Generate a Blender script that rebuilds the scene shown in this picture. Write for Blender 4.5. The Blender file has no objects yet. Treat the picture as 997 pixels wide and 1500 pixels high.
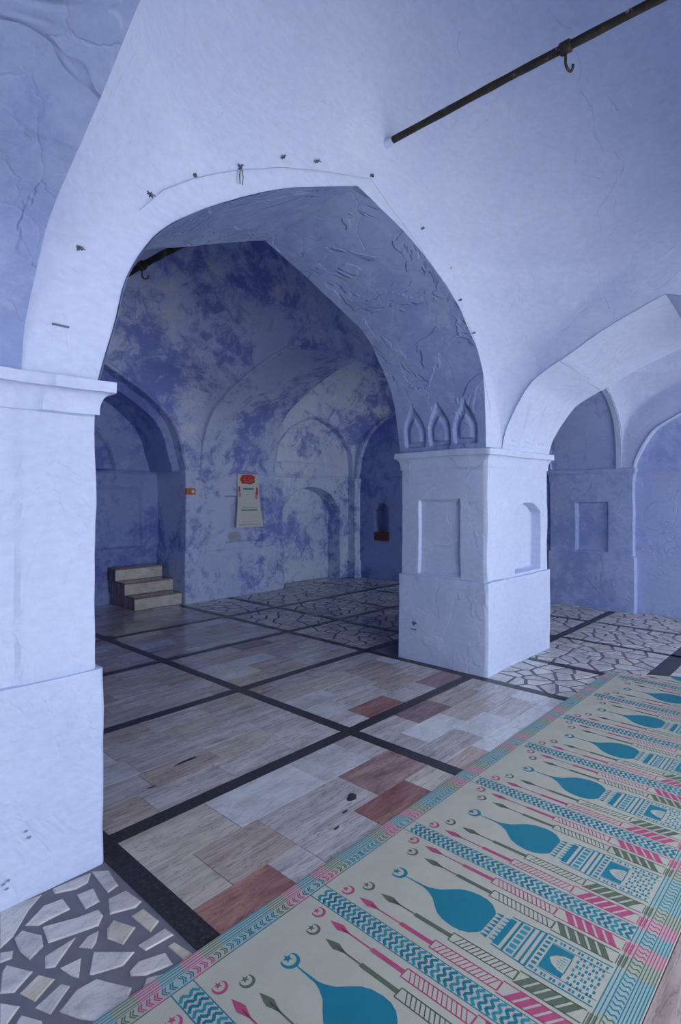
import bpy, bmesh, math, random
import numpy as np
from mathutils import Vector, noise

random.seed(7)
noise.seed_set(3)
S = bpy.context.scene
COL = S.collection

# ------------------------------------------------------------------ camera
HC = 1.5                      # eye height; everything is in metres
F = 833.0                     # focal length in pixels of the 997x1500 frame
HOR = 725.0                   # horizon row
FW = (0.7337, 0.6794)         # viewing direction on the ground (x along the arcade, y through it)
RT = (0.6794, -0.7337)
cam_d = bpy.data.cameras.new('camera')
cam = bpy.data.objects.new('camera', cam_d)
COL.objects.link(cam)
cam.location = (0, 0, HC)
cam.rotation_euler = (math.pi / 2, 0, math.atan2(FW[1], FW[0]) - math.pi / 2)
cam_d.sensor_fit = 'VERTICAL'
cam_d.sensor_height = 36.0
cam_d.sensor_width = 24.0
cam_d.lens = F / 1500 * 36.0
cam_d.shift_y = (HOR - 750.0) / 1500.0
cam_d.clip_start = 0.02
S.camera = cam

# ------------------------------------------------------------------ sky and exposure
W = bpy.data.worlds.new('sky'); S.world = W
W.use_nodes = True
bgn = W.node_tree.nodes['Background']
bgn.inputs[0].default_value = (0.88, 0.94, 1.0, 1)
bgn.inputs[1].default_value = 1.15
# high sun behind the building: it never enters, it lights the courtyard that the arches look onto
sun_d = bpy.data.lights.new('sun', 'SUN'); sun_d.energy = 10.0; sun_d.angle = 0.02; sun_d.color = (1.0, 0.95, 0.88)
sun = bpy.data.objects.new('sun', sun_d); COL.objects.link(sun)
sun.rotation_euler = (math.radians(-30), math.radians(10), 0)
sun.location = (3, 20, 30)
S.view_settings.view_transform = 'Standard'
S.view_settings.look = 'None'
S.view_settings.gamma = 1.0
S.view_settings.use_curve_mapping = False
S.view_settings.exposure = 1.97

# ------------------------------------------------------------------ helpers
def tag(o, label=None, cat=None, group=None, kind=None):
    if label: o['label'] = label
    if cat: o['category'] = cat
    if group: o['group'] = group
    if kind: o['kind'] = kind
    return o

def empty(name, loc=(0, 0, 0)):
    o = bpy.data.objects.new(name, None)
    o.empty_display_size = 0.1
    COL.objects.link(o); o.location = loc
    return o

def obj(name, me, mat=None, parent=None, loc=None):
    o = bpy.data.objects.new(name, me)
    COL.objects.link(o)
    if mat is not None and len(me.materials) == 0: me.materials.append(mat)
    if parent is not None: o.parent = parent
    if loc is not None: o.location = loc
    return o

def mesh(name, verts, faces, smooth=False, angle=None):
    me = bpy.data.meshes.new(name)
    me.from_pydata([tuple(map(float, v)) for v in verts], [], faces)
    me.update()
    if smooth:
        me.polygons.foreach_set('use_smooth', [True] * len(me.polygons))
        if angle: me.set_sharp_from_angle(angle=math.radians(angle))
    return me

def hand(p, amp=1.0):
    """hand-laid plaster: a wavy offset that depends on the place only, so that neighbours meet"""
    v = Vector(p)
    n = noise.noise_vector(v * 1.6) * 0.010 + noise.noise_vector(v * 4.3 + Vector((9, 3, 1))) * 0.005 \
        + noise.noise_vector(v * 11.0 + Vector((2, 7, 5))) * 0.0016
    return v + n * amp

def grid_mesh(name, P, flip=False, amp=1.0, angle=38, closed=False):
    """P[i][j] rows of points"""
    M = len(P); N = len(P[0])
    V = [hand(p, amp) if amp else p for row in P for p in row]
    Fs = []
    for i in range(M - 1):
        for j in range(N if closed else N - 1):
            k = (j + 1) % N
            q = (i * N + j, i * N + k, (i + 1) * N + k, (i + 1) * N + j)
            Fs.append(q[::-1] if flip else q)
    return mesh(name, V, Fs, True, angle)

def lin(a, b, n): return [a + (b - a) * i / (n - 1) for i in range(n)]
def sst(x, a, b):
    t = min(1.0, max(0.0, (x - a) / (b - a))); return t * t * (3 - 2 * t)

def box_mesh(name, x0, x1, y0, y1, z0, z1, bevel=0.0, seg=2):
    bm = bmesh.new()
    bmesh.ops.create_cube(bm, size=1)
    for v in bm.verts:
        v.co = ((x0 + x1) / 2 + v.co.x * (x1 - x0), (y0 + y1) / 2 + v.co.y * (y1 - y0), (z0 + z1) / 2 + v.co.z * (z1 - z0))
    if bevel:
        bmesh.ops.bevel(bm, geom=bm.edges[:], offset=bevel, segments=seg, affect='EDGES', profile=0.6)
    me = bpy.data.meshes.new(name); bm.to_mesh(me); bm.free()
    return me

def tube_mesh(name, pts, r, n=8, smooth=True, radii=None):
    V = []; Fs = []
    pts = [Vector(p) for p in pts]
    up = Vector((0.13, 0.31, 0.94))
    for i, p in enumerate(pts):
        t = (pts[min(i + 1, len(pts) - 1)] - pts[max(i - 1, 0)]).normalized()
        a = t.cross(up)
        if a.length < 1e-3: a = t.cross(Vector((1, 0, 0)))
        a.normalize(); b = t.cross(a)
        rr = radii[i] if radii else r
        for k in range(n):
            an = 2 * math.pi * k / n
            V.append(p + (a * math.cos(an) + b * math.sin(an)) * rr)
    for i in range(len(pts) - 1):
        for k in range(n):
            Fs.append((i * n + k, i * n + (k + 1) % n, (i + 1) * n + (k + 1) % n, (i + 1) * n + k))
    Fs.append(tuple(range(n))[::-1]); Fs.append(tuple(range((len(pts) - 1) * n, len(pts) * n)))
    return mesh(name, V, Fs, smooth, 50)

def join_meshes(name, mes):
    bm = bmesh.new()
    for m in mes: bm.from_mesh(m); bpy.data.meshes.remove(m)
    me = bpy.data.meshes.new(name); bm.to_mesh(me); bm.free()
    return me

def ray(px, py):
    u = (px - 498.5) / F
    return (FW[0] + RT[0] * u, FW[1] + RT[1] * u, (HOR - py) / F)
def on_floor(px, py):
    d = ray(px, py); t = -HC / d[2]
    return (d[0] * t, d[1] * t)
def on_y(px, py, Y):
    d = ray(px, py); t = Y / d[1]
    return Vector((d[0] * t, Y, HC + d[2] * t))
def on_x(px, py, X):
    d = ray(px, py); t = X / d[0]
    return Vector((X, d[1] * t, HC + d[2] * t))

# ------------------------------------------------------------------ materials
def new_mat(name):
    m = bpy.data.materials.new(name); m.use_nodes = True
    nt = m.node_tree; p = nt.nodes['Principled BSDF']
    return m, nt, p
def nd(nt, t, **kw):
    n = nt.nodes.new(t)
    for k, v in kw.items(): setattr(n, k, v)
    return n
def rgb(*c): return (c[0], c[1], c[2], 1)
def noise_n(nt, vec, scale, detail=4, rough=0.55, dist=0.0):
    n = nd(nt, 'ShaderNodeTexNoise')
    n.inputs['Scale'].default_value = scale; n.inputs['Detail'].default_value = detail
    n.inputs['Roughness'].default_value = rough; n.inputs['Distortion'].default_value = dist
    nt.links.new(vec, n.inputs['Vector'])
    return n
def ramp(nt, fac, stops):
    r = nd(nt, 'ShaderNodeValToRGB')
    el = r.color_ramp.elements
    while len(el) > 1: el.remove(el[-1])
    el[0].position = stops[0][0]; el[0].color = stops[0][1]
    for p, c in stops[1:]:
        e = el.new(p); e.color = c
    nt.links.new(fac, r.inputs[0])
    return r
def mixc(nt, fac, a, b, mode='MIX'):
    m = nd(nt, 'ShaderNodeMix', data_type='RGBA', blend_type=mode)
    if isinstance(fac, (int, float)): m.inputs[0].default_value = fac
    else: nt.links.new(fac, m.inputs[0])
    for i, s in ((6, a), (7, b)):
        if isinstance(s, tuple): m.inputs[i].default_value = s
        else: nt.links.new(s, m.inputs[i])
    return m.outputs[2]
def mapping(nt, vec, scale=(1, 1, 1), loc=(0, 0, 0), rot=(0, 0, 0)):
    m = nd(nt, 'ShaderNodeMapping')
    m.inputs['Scale'].default_value = scale; m.inputs['Location'].default_value = loc; m.inputs['Rotation'].default_value = rot
    nt.links.new(vec, m.inputs['Vector'])
    return m.outputs[0]
def bump(nt, p, height, strength=0.3, dist=0.01, normal=None):
    b = nd(nt, 'ShaderNodeBump')
    b.inputs['Strength'].default_value = strength; b.inputs['Distance'].default_value = dist
    nt.links.new(height, b.inputs['Height'])
    if normal: nt.links.new(normal, b.inputs['Normal'])
    nt.links.new(b.outputs[0], p.inputs['Normal'])
    return b.outputs[0]

def plaster(name, base, dark, worn, wear, deep, deep_amt, peel=0.35):
    """limewash in several coats: base with mottling, worn pale patches and leftovers of a deeper coat"""
    m, nt, p = new_mat(name)
    geo = nd(nt, 'ShaderNodeNewGeometry').outputs['Position']
    n1 = noise_n(nt, geo, 1.3, 5, 0.6)
    c = mixc(nt, ramp(nt, n1.outputs[0], [(0.35, rgb(0, 0, 0)), (0.68, rgb(1, 1, 1))]).outputs[0], base, dark)
    n2 = noise_n(nt, geo, 5.5, 10, 0.76, 0.5)
    n3 = noise_n(nt, geo, 0.9, 3, 0.5)
    if deep_amt > 0:
        a = nd(nt, 'ShaderNodeMath', operation='MULTIPLY_ADD')
        nt.links.new(n3.outputs[0], a.inputs[0]); a.inputs[1].default_value = 0.9
        nt.links.new(n2.outputs[0], a.inputs[2])
        lo = 1.03 - deep_amt * 0.25
        f = ramp(nt, a.outputs[0], [(max(0.0, lo - 0.06), rgb(0, 0, 0)), (lo + 0.05, rgb(1, 1, 1))])
        # ramp positions live in 0..1, so halve the sum first
        h = nd(nt, 'ShaderNodeMath', operation='MULTIPLY'); nt.links.new(a.outputs[0], h.inputs[0]); h.inputs[1].default_value = 0.55
        lo = 0.555 - deep_amt * 0.12
        f = ramp(nt, h.outputs[0], [(lo - 0.025, rgb(0, 0, 0)), (lo + 0.06, rgb(1, 1, 1))])
        c = mixc(nt, f.outputs[0], c, deep)
    n4 = noise_n(nt, mapping(nt, geo, loc=(4.1, 2.2, 7.3)), 2.3, 10, 0.7, 0.3)
    lo = 0.66 - 0.16 * wear
    f2 = ramp(nt, n4.outputs[0], [(lo, rgb(0, 0, 0)), (lo + 0.09, rgb(1, 1, 1))])
    c = mixc(nt, f2.outputs[0], c, worn)
    # fine brush mottling
    n5 = noise_n(nt, mapping(nt, geo, (1, 1, 2.2)), 17, 6, 0.65)
    c = mixc(nt, 0.22, c, ramp(nt, n5.outputs[0], [(0.3, rgb(.45, .45, .5)), (0.7, rgb(1, 1, 1))]).outputs[0], 'MULTIPLY')
    nt.links.new(c, p.inputs['Base Color'])
    p.inputs['Roughness'].default_value = 0.72
    p.inputs['Specular IOR Level'].default_value = 0.25
    # relief: trowel waves, flaked coats, crazing
    b1 = bump(nt, p, noise_n(nt, geo, 7.0, 6, 0.6).outputs[0], 0.35, 0.02)
    fl = ramp(nt, noise_n(nt, geo, 2.1, 4, 0.6, 0.8).outputs[0], [(0.49, rgb(0, 0, 0)), (0.515, rgb(1, 1, 1))])
    b2 = bump(nt, p, fl.outputs[0], peel, 0.006, b1)
    vo = nd(nt, 'ShaderNodeTexVoronoi', feature='DISTANCE_TO_EDGE')
    vo.inputs['Scale'].default_value = 2.6
    wv = nd(nt, 'ShaderNodeVectorMath', operation='ADD')
    sc = nd(nt, 'ShaderNodeVectorMath', operation='SCALE'); sc.inputs['Scale'].default_value = 0.35
    nt.links.new(noise_n(nt, geo, 3.0, 5).outputs['Color'], sc.inputs[0])
    nt.links.new(geo, wv.inputs[0]); nt.links.new(sc.outputs[0], wv.inputs[1])
    nt.links.new(wv.outputs[0], vo.inputs['Vector'])
    cr = ramp(nt, vo.outputs['Distance'], [(0.0, rgb(0, 0, 0)), (0.022, rgb(1, 1, 1))])
    bump(nt, p, cr.outputs[0], peel * 0.45, 0.004, b2)
    return m

M_LIGHT = plaster('pale_blue_limewash', rgb(.49, .57, .80), rgb(.44, .52, .765), rgb(.53, .61, .81), 0.25, rgb(.33, .42, .80), 0.0, 0.38)
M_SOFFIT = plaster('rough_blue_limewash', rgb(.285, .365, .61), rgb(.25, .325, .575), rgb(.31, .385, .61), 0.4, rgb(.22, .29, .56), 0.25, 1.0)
M_BACK = plaster('worn_ultramarine_limewash', rgb(.56, .66, .92), rgb(.47, .57, .90), rgb(.64, .71, .87), 0.5, rgb(.21, .27, .70), 0.20, 0.6)
M_PALE = plaster('whitish_blue_limewash', rgb(.68, .79, .97), rgb(.58, .69, .95), rgb(.75, .83, .95), 0.5, rgb(.24, .30, .74), 0.09, 0.5)  # paler blue base colour for the end bay's back wall and vault
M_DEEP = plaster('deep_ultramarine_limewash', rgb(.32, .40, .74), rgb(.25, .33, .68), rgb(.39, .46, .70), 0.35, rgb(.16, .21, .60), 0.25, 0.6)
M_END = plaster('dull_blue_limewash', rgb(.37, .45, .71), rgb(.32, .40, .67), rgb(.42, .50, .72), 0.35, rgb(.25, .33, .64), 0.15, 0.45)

def simple(name, col, rough=0.6, metal=0.0, var=0.15, scale=30, bumpy=0.0):
    m, nt, p = new_mat(name)
    tc = nd(nt, 'ShaderNodeTexCoord').outputs['Object']
    n = noise_n(nt, tc, scale, 4)
    d = tuple(x * (1 - var) for x in col[:3]) + (1,)
    nt.links.new(mixc(nt, n.outputs[0], d, col), p.inputs['Base Color'])
    p.inputs['Roughness'].default_value = rough; p.inputs['Metallic'].default_value = metal
    if bumpy: bump(nt, p, n.outputs[0], bumpy, 0.003)
    return m

def marble(name, stops, stretch=(0.9, 9.0, 1.0), vein=rgb(.12, .12, .13), vein_amt=0.6, rough=0.48):
    m, nt, p = new_mat(name)
    tc = nd(nt, 'ShaderNodeTexCoord').outputs['Object']
    rnd = nd(nt, 'ShaderNodeObjectInfo').outputs['Random']
    off = nd(nt, 'ShaderNodeVectorMath', operation='ADD')
    mul = nd(nt, 'ShaderNodeMath', operation='MULTIPLY'); nt.links.new(rnd, mul.inputs[0]); mul.inputs[1].default_value = 57.0
    cmb = nd(nt, 'ShaderNodeCombineXYZ')
    for i in range(3): nt.links.new(mul.outputs[0], cmb.inputs[i])
    nt.links.new(tc, off.inputs[0]); nt.links.new(cmb.outputs[0], off.inputs[1])
    v = mapping(nt, off.outputs[0], stretch, rot=(0, 0, 0.06))
    n1 = noise_n(nt, v, 2.2, 7, 0.62, 0.7)
    c = ramp(nt, n1.outputs[0], stops).outputs[0]
    n2 = noise_n(nt, v, 3.0, 8, 0.6, 1.6)
    vn = ramp(nt, n2.outputs[0], [(0.47, rgb(0, 0, 0)), (0.497, rgb(1, 1, 1)), (0.525, rgb(0, 0, 0))])
    mm = nd(nt, 'ShaderNodeMath', operation='MULTIPLY'); nt.links.new(vn.outputs[0], mm.inputs[0]); mm.inputs[1].default_value = vein_amt
    c = mixc(nt, mm.outputs[0], c, vein)
    # each piece a little lighter or darker than the next
    rr = ramp(nt, rnd, [(0.0, rgb(.80, .78, .80)), (0.5, rgb(.92, .92, .93)), (1.0, rgb(1, 1, 1))])
    c = mixc(nt, 1.0, c, rr.outputs[0], 'MULTIPLY')
    n3 = noise_n(nt, nd(nt, 'ShaderNodeNewGeometry').outputs['Position'], 5.0, 6, 0.7)
    c = mixc(nt, 0.35, c, ramp(nt, n3.outputs[0], [(0.35, rgb(.55, .52, .52)), (0.6, rgb(1, 1, 1))]).outputs[0], 'MULTIPLY')
    nt.links.new(c, p.inputs['Base Color'])
    rg = ramp(nt, n3.outputs[0], [(0.3, rgb(rough - .1, 0, 0)), (0.7, rgb(rough + .15, 0, 0))])
    nt.links.new(rg.outputs[0], p.inputs['Roughness'])
    bump(nt, p, n3.outputs[0], 0.08, 0.004)
    return m

M_GREYMARBLE = marble('grey_streaked_marble', [(0.25, rgb(0.261, 0.246, 0.255)), (0.45, rgb(0.496, 0.468, 0.475)), (0.7, rgb(0.652, 0.616, 0.614))])
M_WHITEMARBLE = marble('white_marble', [(0.25, rgb(0.464, 0.470, 0.497)), (0.5, rgb(0.618, 0.633, 0.670)), (0.75, rgb(0.707, 0.721, 0.756))], (1, 2.5, 1), rgb(.25, .26, .28), 0.35)
M_BROWNMARBLE = marble('brown_streaked_marble', [(0.25, rgb(0.282, 0.211, 0.178)), (0.48, rgb(0.478, 0.396, 0.362)), (0.7, rgb(0.623, 0.543, 0.501))])
M_BEIGEMARBLE = marble('beige_marble', [(0.25, rgb(0.412, 0.354, 0.309)), (0.5, rgb(0.543, 0.486, 0.433)), (0.75, rgb(0.616, 0.564, 0.514))])
M_REDMARBLE = marble('red_marble', [(0.25, rgb(0.177, 0.084, 0.086)), (0.48, rgb(0.320, 0.162, 0.149)), (0.62, rgb(0.410, 0.231, 0.184)), (0.8, rgb(0.377, 0.277, 0.279))], (1.2, 5, 1), rgb(.10, .06, .07), 0.5)
M_DARKMARBLE = marble('dark_maroon_marble', [(0.25, rgb(0.166, 0.107, 0.112)), (0.5, rgb(0.306, 0.198, 0.198)), (0.75, rgb(0.464, 0.334, 0.323))], (1.2, 6, 1), rgb(.07, .05, .06), 0.5)
M_PAVESTONE = marble('broken_marble', [(0.25, rgb(0.420, 0.407, 0.421)), (0.5, rgb(0.593, 0.574, 0.573)), (0.75, rgb(0.692, 0.658, 0.632))], (2, 5, 1), rgb(.22, .22, .25), 0.35, 0.5)
M_CREAMSTONE = marble('cream_broken_marble', [(0.25, rgb(0.510, 0.442, 0.356)), (0.5, rgb(0.619, 0.562, 0.475)), (0.75, rgb(0.684, 0.646, 0.578))], (2, 4, 1), rgb(.35, .25, .18), 0.3, 0.5)
M_STEP = marble('step_marble', [(0.25, rgb(.50, .48, .47)), (0.5, rgb(.66, .63, .60)), (0.75, rgb(.76, .74, .72))], (1, 4, 2), rgb(.3, .26, .24), 0.4)
M_MORTAR = simple('grey_cement', rgb(.17, .17, .215), 0.9, 0, 0.35, 14, 0.3)

def granite():
    m, nt, p = new_mat('black_granite')
    g = nd(nt, 'ShaderNodeNewGeometry').outputs['Position']
    n = noise_n(nt, g, 55, 5, 0.7)
    c = ramp(nt, n.outputs[0], [(0.4, rgb(.013, .012, .016)), (0.58, rgb(.04, .035, .042)), (0.72, rgb(.13, .12, .13))])
    nt.links.new(c.outputs[0], p.inputs['Base Color']); p.inputs['Roughness'].default_value = 0.35
    return m
M_GRANITE = granite()

def rust():
    m, nt, p = new_mat('rusty_painted_iron')
    tc = nd(nt, 'ShaderNodeTexCoord').outputs['Object']
    n = noise_n(nt, tc, 16, 7, 0.7)
    c = ramp(nt, n.outputs[0], [(0.35, rgb(.006, .007, .007)), (0.5, rgb(.014, .014, .011)), (0.57, rgb(.035, .02, .012)), (0.63, rgb(.02, .018, .016)), (0.645, rgb(.40, .37, .38))])
    nt.links.new(c.outputs[0], p.inputs['Base Color']); p.inputs['Roughness'].default_value = 0.75
    bump(nt, p, n.outputs[0], 0.4, 0.004)
    return m
M_RUST = rust()
M_WIRE = simple('dull_wire', rgb(.13, .15, .22), 0.6, 0.3, 0.4, 60)
M_THREAD = simple('grey_thread', rgb(.36, .40, .58), 0.8, 0, 0.2, 60)

def woven(name, col, var=0.22):
    m, nt, p = new_mat(name)
    g = nd(nt, 'ShaderNodeTexCoord').outputs['Object']
    w1 = nd(nt, 'ShaderNodeTexWave', wave_type='BANDS', bands_direction='X'); w1.inputs['Scale'].default_value = 52; w1.inputs['Distortion'].default_value = 0.6
    w2 = nd(nt, 'ShaderNodeTexWave', wave_type='BANDS', bands_direction='Y'); w2.inputs['Scale'].default_value = 64; w2.inputs['Distortion'].default_value = 0.6
    nt.links.new(g, w1.inputs['Vector']); nt.links.new(g, w2.inputs['Vector'])
    mx = nd(nt, 'ShaderNodeMath', operation='MULTIPLY'); nt.links.new(w1.outputs['Fac'], mx.inputs[0]); nt.links.new(w2.outputs['Fac'], mx.inputs[1])
    c = mixc(nt, mx.outputs[0], tuple(x * (1 - var) for x in col[:3]) + (1,), tuple(min(1, x * 1.06) for x in col[:3]) + (1,))
    n = noise_n(nt, g, 9, 5, 0.6)
    c = mixc(nt, 0.3, c, ramp(nt, n.outputs[0], [(0.35, rgb(.75, .74, .72)), (0.65, rgb(1, 1, 1))]).outputs[0], 'MULTIPLY')
    nt.links.new(c, p.inputs['Base Color'])
    p.inputs['Roughness'].default_value = 0.55
    p.inputs['Specular IOR Level'].default_value = 0.35
    bump(nt, p, mx.outputs[0], 0.25, 0.001)
    return m
RUGC = {
    'cream': woven('cream_straw', rgb(.50, .50, .42)),
    'teal': woven('teal_straw', rgb(.012, .205, .30)),
    'blue': woven('light_teal_straw', rgb(.03, .29, .38)),
    'pink': woven('pink_straw', rgb(.47, .085, .20)),
    'green': woven('moss_straw', rgb(.115, .155, .105)),
    'tteal': woven('pale_teal_straw', rgb(.36, .47, .44)),
    'tpink': woven('pale_pink_straw', rgb(.52, .40, .40)),
    'tgreen': woven('pale_green_straw', rgb(.42, .46, .37)),
}
M_PAPER = simple('calendar_paper', rgb(.62, .66, .66), 0.7, 0, 0.08, 8)
M_RED = simple('red_print', rgb(.58, .05, .06), 0.6, 0, 0.25, 40)
M_PINKP = simple('pink_print', rgb(.60, .30, .32), 0.6, 0, 0.25, 40)
M_TEALP = simple('teal_print', rgb(.06, .30, .30), 0.6, 0, 0.2, 40)
M_GREENP = simple('green_print', rgb(.12, .33, .20), 0.6, 0, 0.2, 40)
M_GREYP = simple('grey_print', rgb(.30, .33, .36), 0.6, 0, 0.2, 40)
M_SCRAP = simple('old_grey_paper', rgb(.42, .45, .56), 0.8, 0, 0.3, 14)
M_ORANGE = simple('orange_enamel', rgb(.55, .16, .05), 0.5, 0, 0.3, 60)
M_BROWN = simple('red_brown_wood', rgb(.16, .05, .035), 0.6, 0, 0.4, 25)
M_COURT = simple('courtyard_stone', rgb(.50, .48, .45), 0.9, 0, 0.2, 2)
M_DARKSTONE = simple('dark_mineral', rgb(.035, .035, .045), 0.5, 0, 0.4, 60)

# ------------------------------------------------------------------ plan of the building
Y_F0, Y_F1 = -1.07, -0.20         # facade arcade (open to the courtyard)
Y_W0, Y_W1 = 2.31, 3.17           # inner arcade
Y_B = 6.88                        # back wall
X_C = 2.64                        # axis of the middle bay
XW = 1.61                         # half of the middle opening
X_R = 7.80                        # right end wall (vault plane)
def mir(x): return 2 * X_C - x

TL = [(0, 1), (.16, .96), (.32, .92), (.463, .843), (.62, .68), (.796, .416), (.9, .21), (1, 0)]
TR = [(0, 1), (.25, .985), (.485, .925), (.62, .81), (.74, .67), (.9, .346), (.96, .15), (1, 0)]
TF = [(0, 1), (.2, .97), (.37, .92), (.55, .81), (.69, .683), (.852, .346), (1, 0)]
TT = [(0, 1), (.12, .98), (.257, .932), (.40, .865), (.52, .787), (.686, .56), (.87, .276), (1, 0)]
TB = [(0, 1), (.25, .96), (.55, .843), (.78, .546), (.937, .21), (1, 0)]

def pchip(tab):
    x = np.array([t[0] for t in tab], float); y = np.array([t[1] for t in tab], float)
    h = np.diff(x); d = np.diff(y) / h
    m = np.zeros(len(x)); m[0] = d[0]; m[-1] = d[-1]
    for i in range(1, len(x) - 1):
        if d[i - 1] * d[i] > 0:
            w1 = 2 * h[i] + h[i - 1]; w2 = h[i] + 2 * h[i - 1]
            m[i] = (w1 + w2) / (w1 / d[i - 1] + w2 / d[i])
    def f(t):
        t = min(1.0, max(0.0, t))
        i = min(len(h) - 1, max(0, int(np.searchsorted(x, t, side='right')) - 1))
        s = (t - x[i]) / h[i]
        return float((2 * s**3 - 3 * s**2 + 1) * y[i] + (s**3 - 2 * s**2 + s) * h[i] * m[i] + (-2 * s**3 + 3 * s**2) * y[i + 1] + (s**3 - s**2) * h[i] * m[i + 1])
    return f

class Arch:
    def __init__(s, c, half, z0, z1, tab, tabn=None, z0n=None):
        # 'n' = the side of smaller coordinate, 'p' = the side of larger coordinate
        s.c = c; s.s = half; s.z1 = z1
        s.z0 = {1: z0, -1: z0 if z0n is None else z0n}
        s.f = {1: pchip(tab), -1: pchip(tabn or tab)}
    def half(s, z, side):
        if z >= s.z1: return 0.0
        return s.s * max(0.0, s.f[side]((z - s.z0[side]) / (s.z1 - s.z0[side])))
    def pts(s, side, n, shrink=0.0, low=0.03):
        """(offset, z) from springing to apex, evenly spaced along the curve"""
        zz = [s.z0[side] + (s.z1 - s.z0[side]) * (1 - (1 - i / 200) ** 1.6) for i in range(201)]
        P = [(s.half(z, side), z) for z in zz]
        P[-1] = (0.0, s.z1)
        P = [(P[0][0], s.z0[side] - low)] + P
        L = [0]
        for a, b in zip(P, P[1:]): L.append(L[-1] + math.hypot(b[0] - a[0], b[1] - a[1]))
        out = []; k = 0
        for i in range(n):
            t = L[-1] * i / (n - 1)
            while k < len(L) - 2 and L[k + 1] < t: k += 1
            q = (t - L[k]) / max(1e-9, L[k + 1] - L[k])
            w = P[k][0] + (P[k + 1][0] - P[k][0]) * q; z = P[k][1] + (P[k + 1][1] - P[k][1]) * q
            out.append((max(0.0, w - shrink) if i < n - 1 else 0.0, z - (shrink if w < s.s * .6 else 0)))
        return out

A = {
    'W_near': Arch(X_C, XW, 1.90, 3.41, TR, TL, 1.96),
    'W_far': Arch(X_C, XW, 1.88, 3.34, TF),
    'F_in': Arch(X_C, XW, 1.90, 3.40, TR), 'F_out': Arch(X_C, XW, 1.90, 3.40, TR),
    'T_near': Arch(1.055, 1.255, 1.90, 2.93, TT), 'T_far': Arch(1.055, 1.255, 1.87, 2.78, TT),
    'WE_near': Arch(6.645, 1.155, 1.85, 2.99, TR), 'WE_far': Arch(6.825, 0.975, 1.85, 2.93, TR),
    'FE_in': Arch(6.645, 1.155, 1.85, 2.99, TR), 'FE_out': Arch(6.645, 1.155, 1.85, 2.99, TR),
    'E_front': Arch(1.055, 1.11, 1.80, 2.76, TT), 'E_back': Arch(5.025, 1.79, 1.80, 3.20, TB),
    'TB_near': Arch(5.025, 1.855, 1.86, 3.25, TB), 'TB_far': Arch(5.025, 1.855, 1.86, 3.38, TB),
    'M_out': Arch(X_C, 1.66, 1.86, 3.32, TL), 'M_in': Arch(X_C, 1.54, 1.86, 3.17, TL),
    'N_back': Arch(6.825, 0.93, 1.80, 2.82, TR),
}
def mirrored(a):
    return Arch(mir(a.c), a.s, a.z0[1], a.z1, [(0, 1), (1, 0)]) if False else _mir(a)
def _mir(a):
    b = Arch.__new__(Arch); b.c = mir(a.c); b.s = a.s; b.z1 = a.z1
    b.z0 = {1: a.z0[-1], -1: a.z0[1]}; b.f = {1: a.f[-1], -1: a.f[1]}
    return b

# ------------------------------------------------------------------ structure roots
ceil = tag(empty('ceiling'), 'blue limewashed domed vaults over the prayer hall bays', 'vault', kind='structure')
w_arc = tag(empty('wall_arcade', (X_C, 2.7, 0)), 'pale blue inner arcade wall with pointed arch on square piers', 'wall', kind='structure')
w_front = tag(empty('wall_front', (X_C, -0.6, 0)), 'blue courtyard arcade wall with three open arches', 'wall', kind='structure')
w_back = tag(empty('wall_back', (X_C, Y_B, 0)), 'worn ultramarine back wall with deep arched recess and blind niches', 'wall', kind='structure')
w_right = tag(empty('wall_right', (X_R, 2.7, 0)), 'dull blue end wall with blind arches and ledge', 'wall', kind='structure')
w_left = tag(empty('wall_left', (mir(X_R), 2.7, 0)), 'blue end wall with blind arches on the far side of the arcade pier', 'wall', kind='structure')
def child(name, me, mat, root):
    o = obj(name, me, mat)
    o.parent = root
    o.matrix_parent_inverse.identity()
    o.location = -Vector(root.location)
    return o

# ------------------------------------------------------------------ vaults: each bay is four quarters
def quarter(x0, x1, y0, y1, sx, sy, ay, ax, zs, zt, mat, res=0.05, root=None):
    cx, cy = (x0 + x1) / 2, (y0 + y1) / 2
    a, b = (x1 - x0) / 2, (y1 - y0) / 2
    zb = min(ay.z0[sx], ax.z0[sy]) - 0.03
    crit = sorted({zb, ay.z0[sx], ax.z0[sy], ay.z1, ax.z1, max(ay.z1, ax.z1, zs)})
    lv = []
    for p, q in zip(crit, crit[1:]):
        n = max(2, int((q - p) / res) + 1)
        for i in range(n):
            t = i / n
            lv.append(p + (q - p) * (1 - (1 - t) ** 1.7))
    zs = max(zs, ay.z1, ax.z1)
    nd_ = int((zt - zs) / res * 1.4)
    for i in range(nd_ + 1):
        lv.append(zs + (zt - zs) * math.sin(i / nd_ * math.pi / 2) * 0.9995)
    n1 = max(6, int(a / res)); n2 = max(8, int(1.2 / res)); n3 = max(6, int(b / res))
    P = []
    for z in lv:
        s = 1.0 if z <= zs else math.sqrt(max(1e-5, 1 - ((z - zs) / (zt - zs)) ** 2))
        AA, BB = a * s, b * s
        w1 = min(ay.half(z, sx), AA); w2 = min(ax.half(z, sy), BB)
        r = max(0.0, min(AA - w1, BB - w2)) * (0.92 if z <= zs else 0.92 + 0.08 * min(1, (z - zs) / 0.4))
        row = []
        for i in range(n1): row.append((w1 + (AA - r - w1) * i / n1, BB))
        for i in range(n2):
            t = i / n2 * math.pi / 2
            row.append((AA - r + r * math.sin(t), BB - r + r * math.cos(t)))
        for i in range(n3 + 1): row.append((AA, BB - r + (w2 - BB + r) * i / n3))
        P.append([(cx + sx * x, cy + sy * y, z) for x, y in row])
    me = grid_mesh('vault_quarter', P, flip=(sx * sy > 0), angle=70)
    return child('vault_quarter', me, mat, root or ceil)

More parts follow.
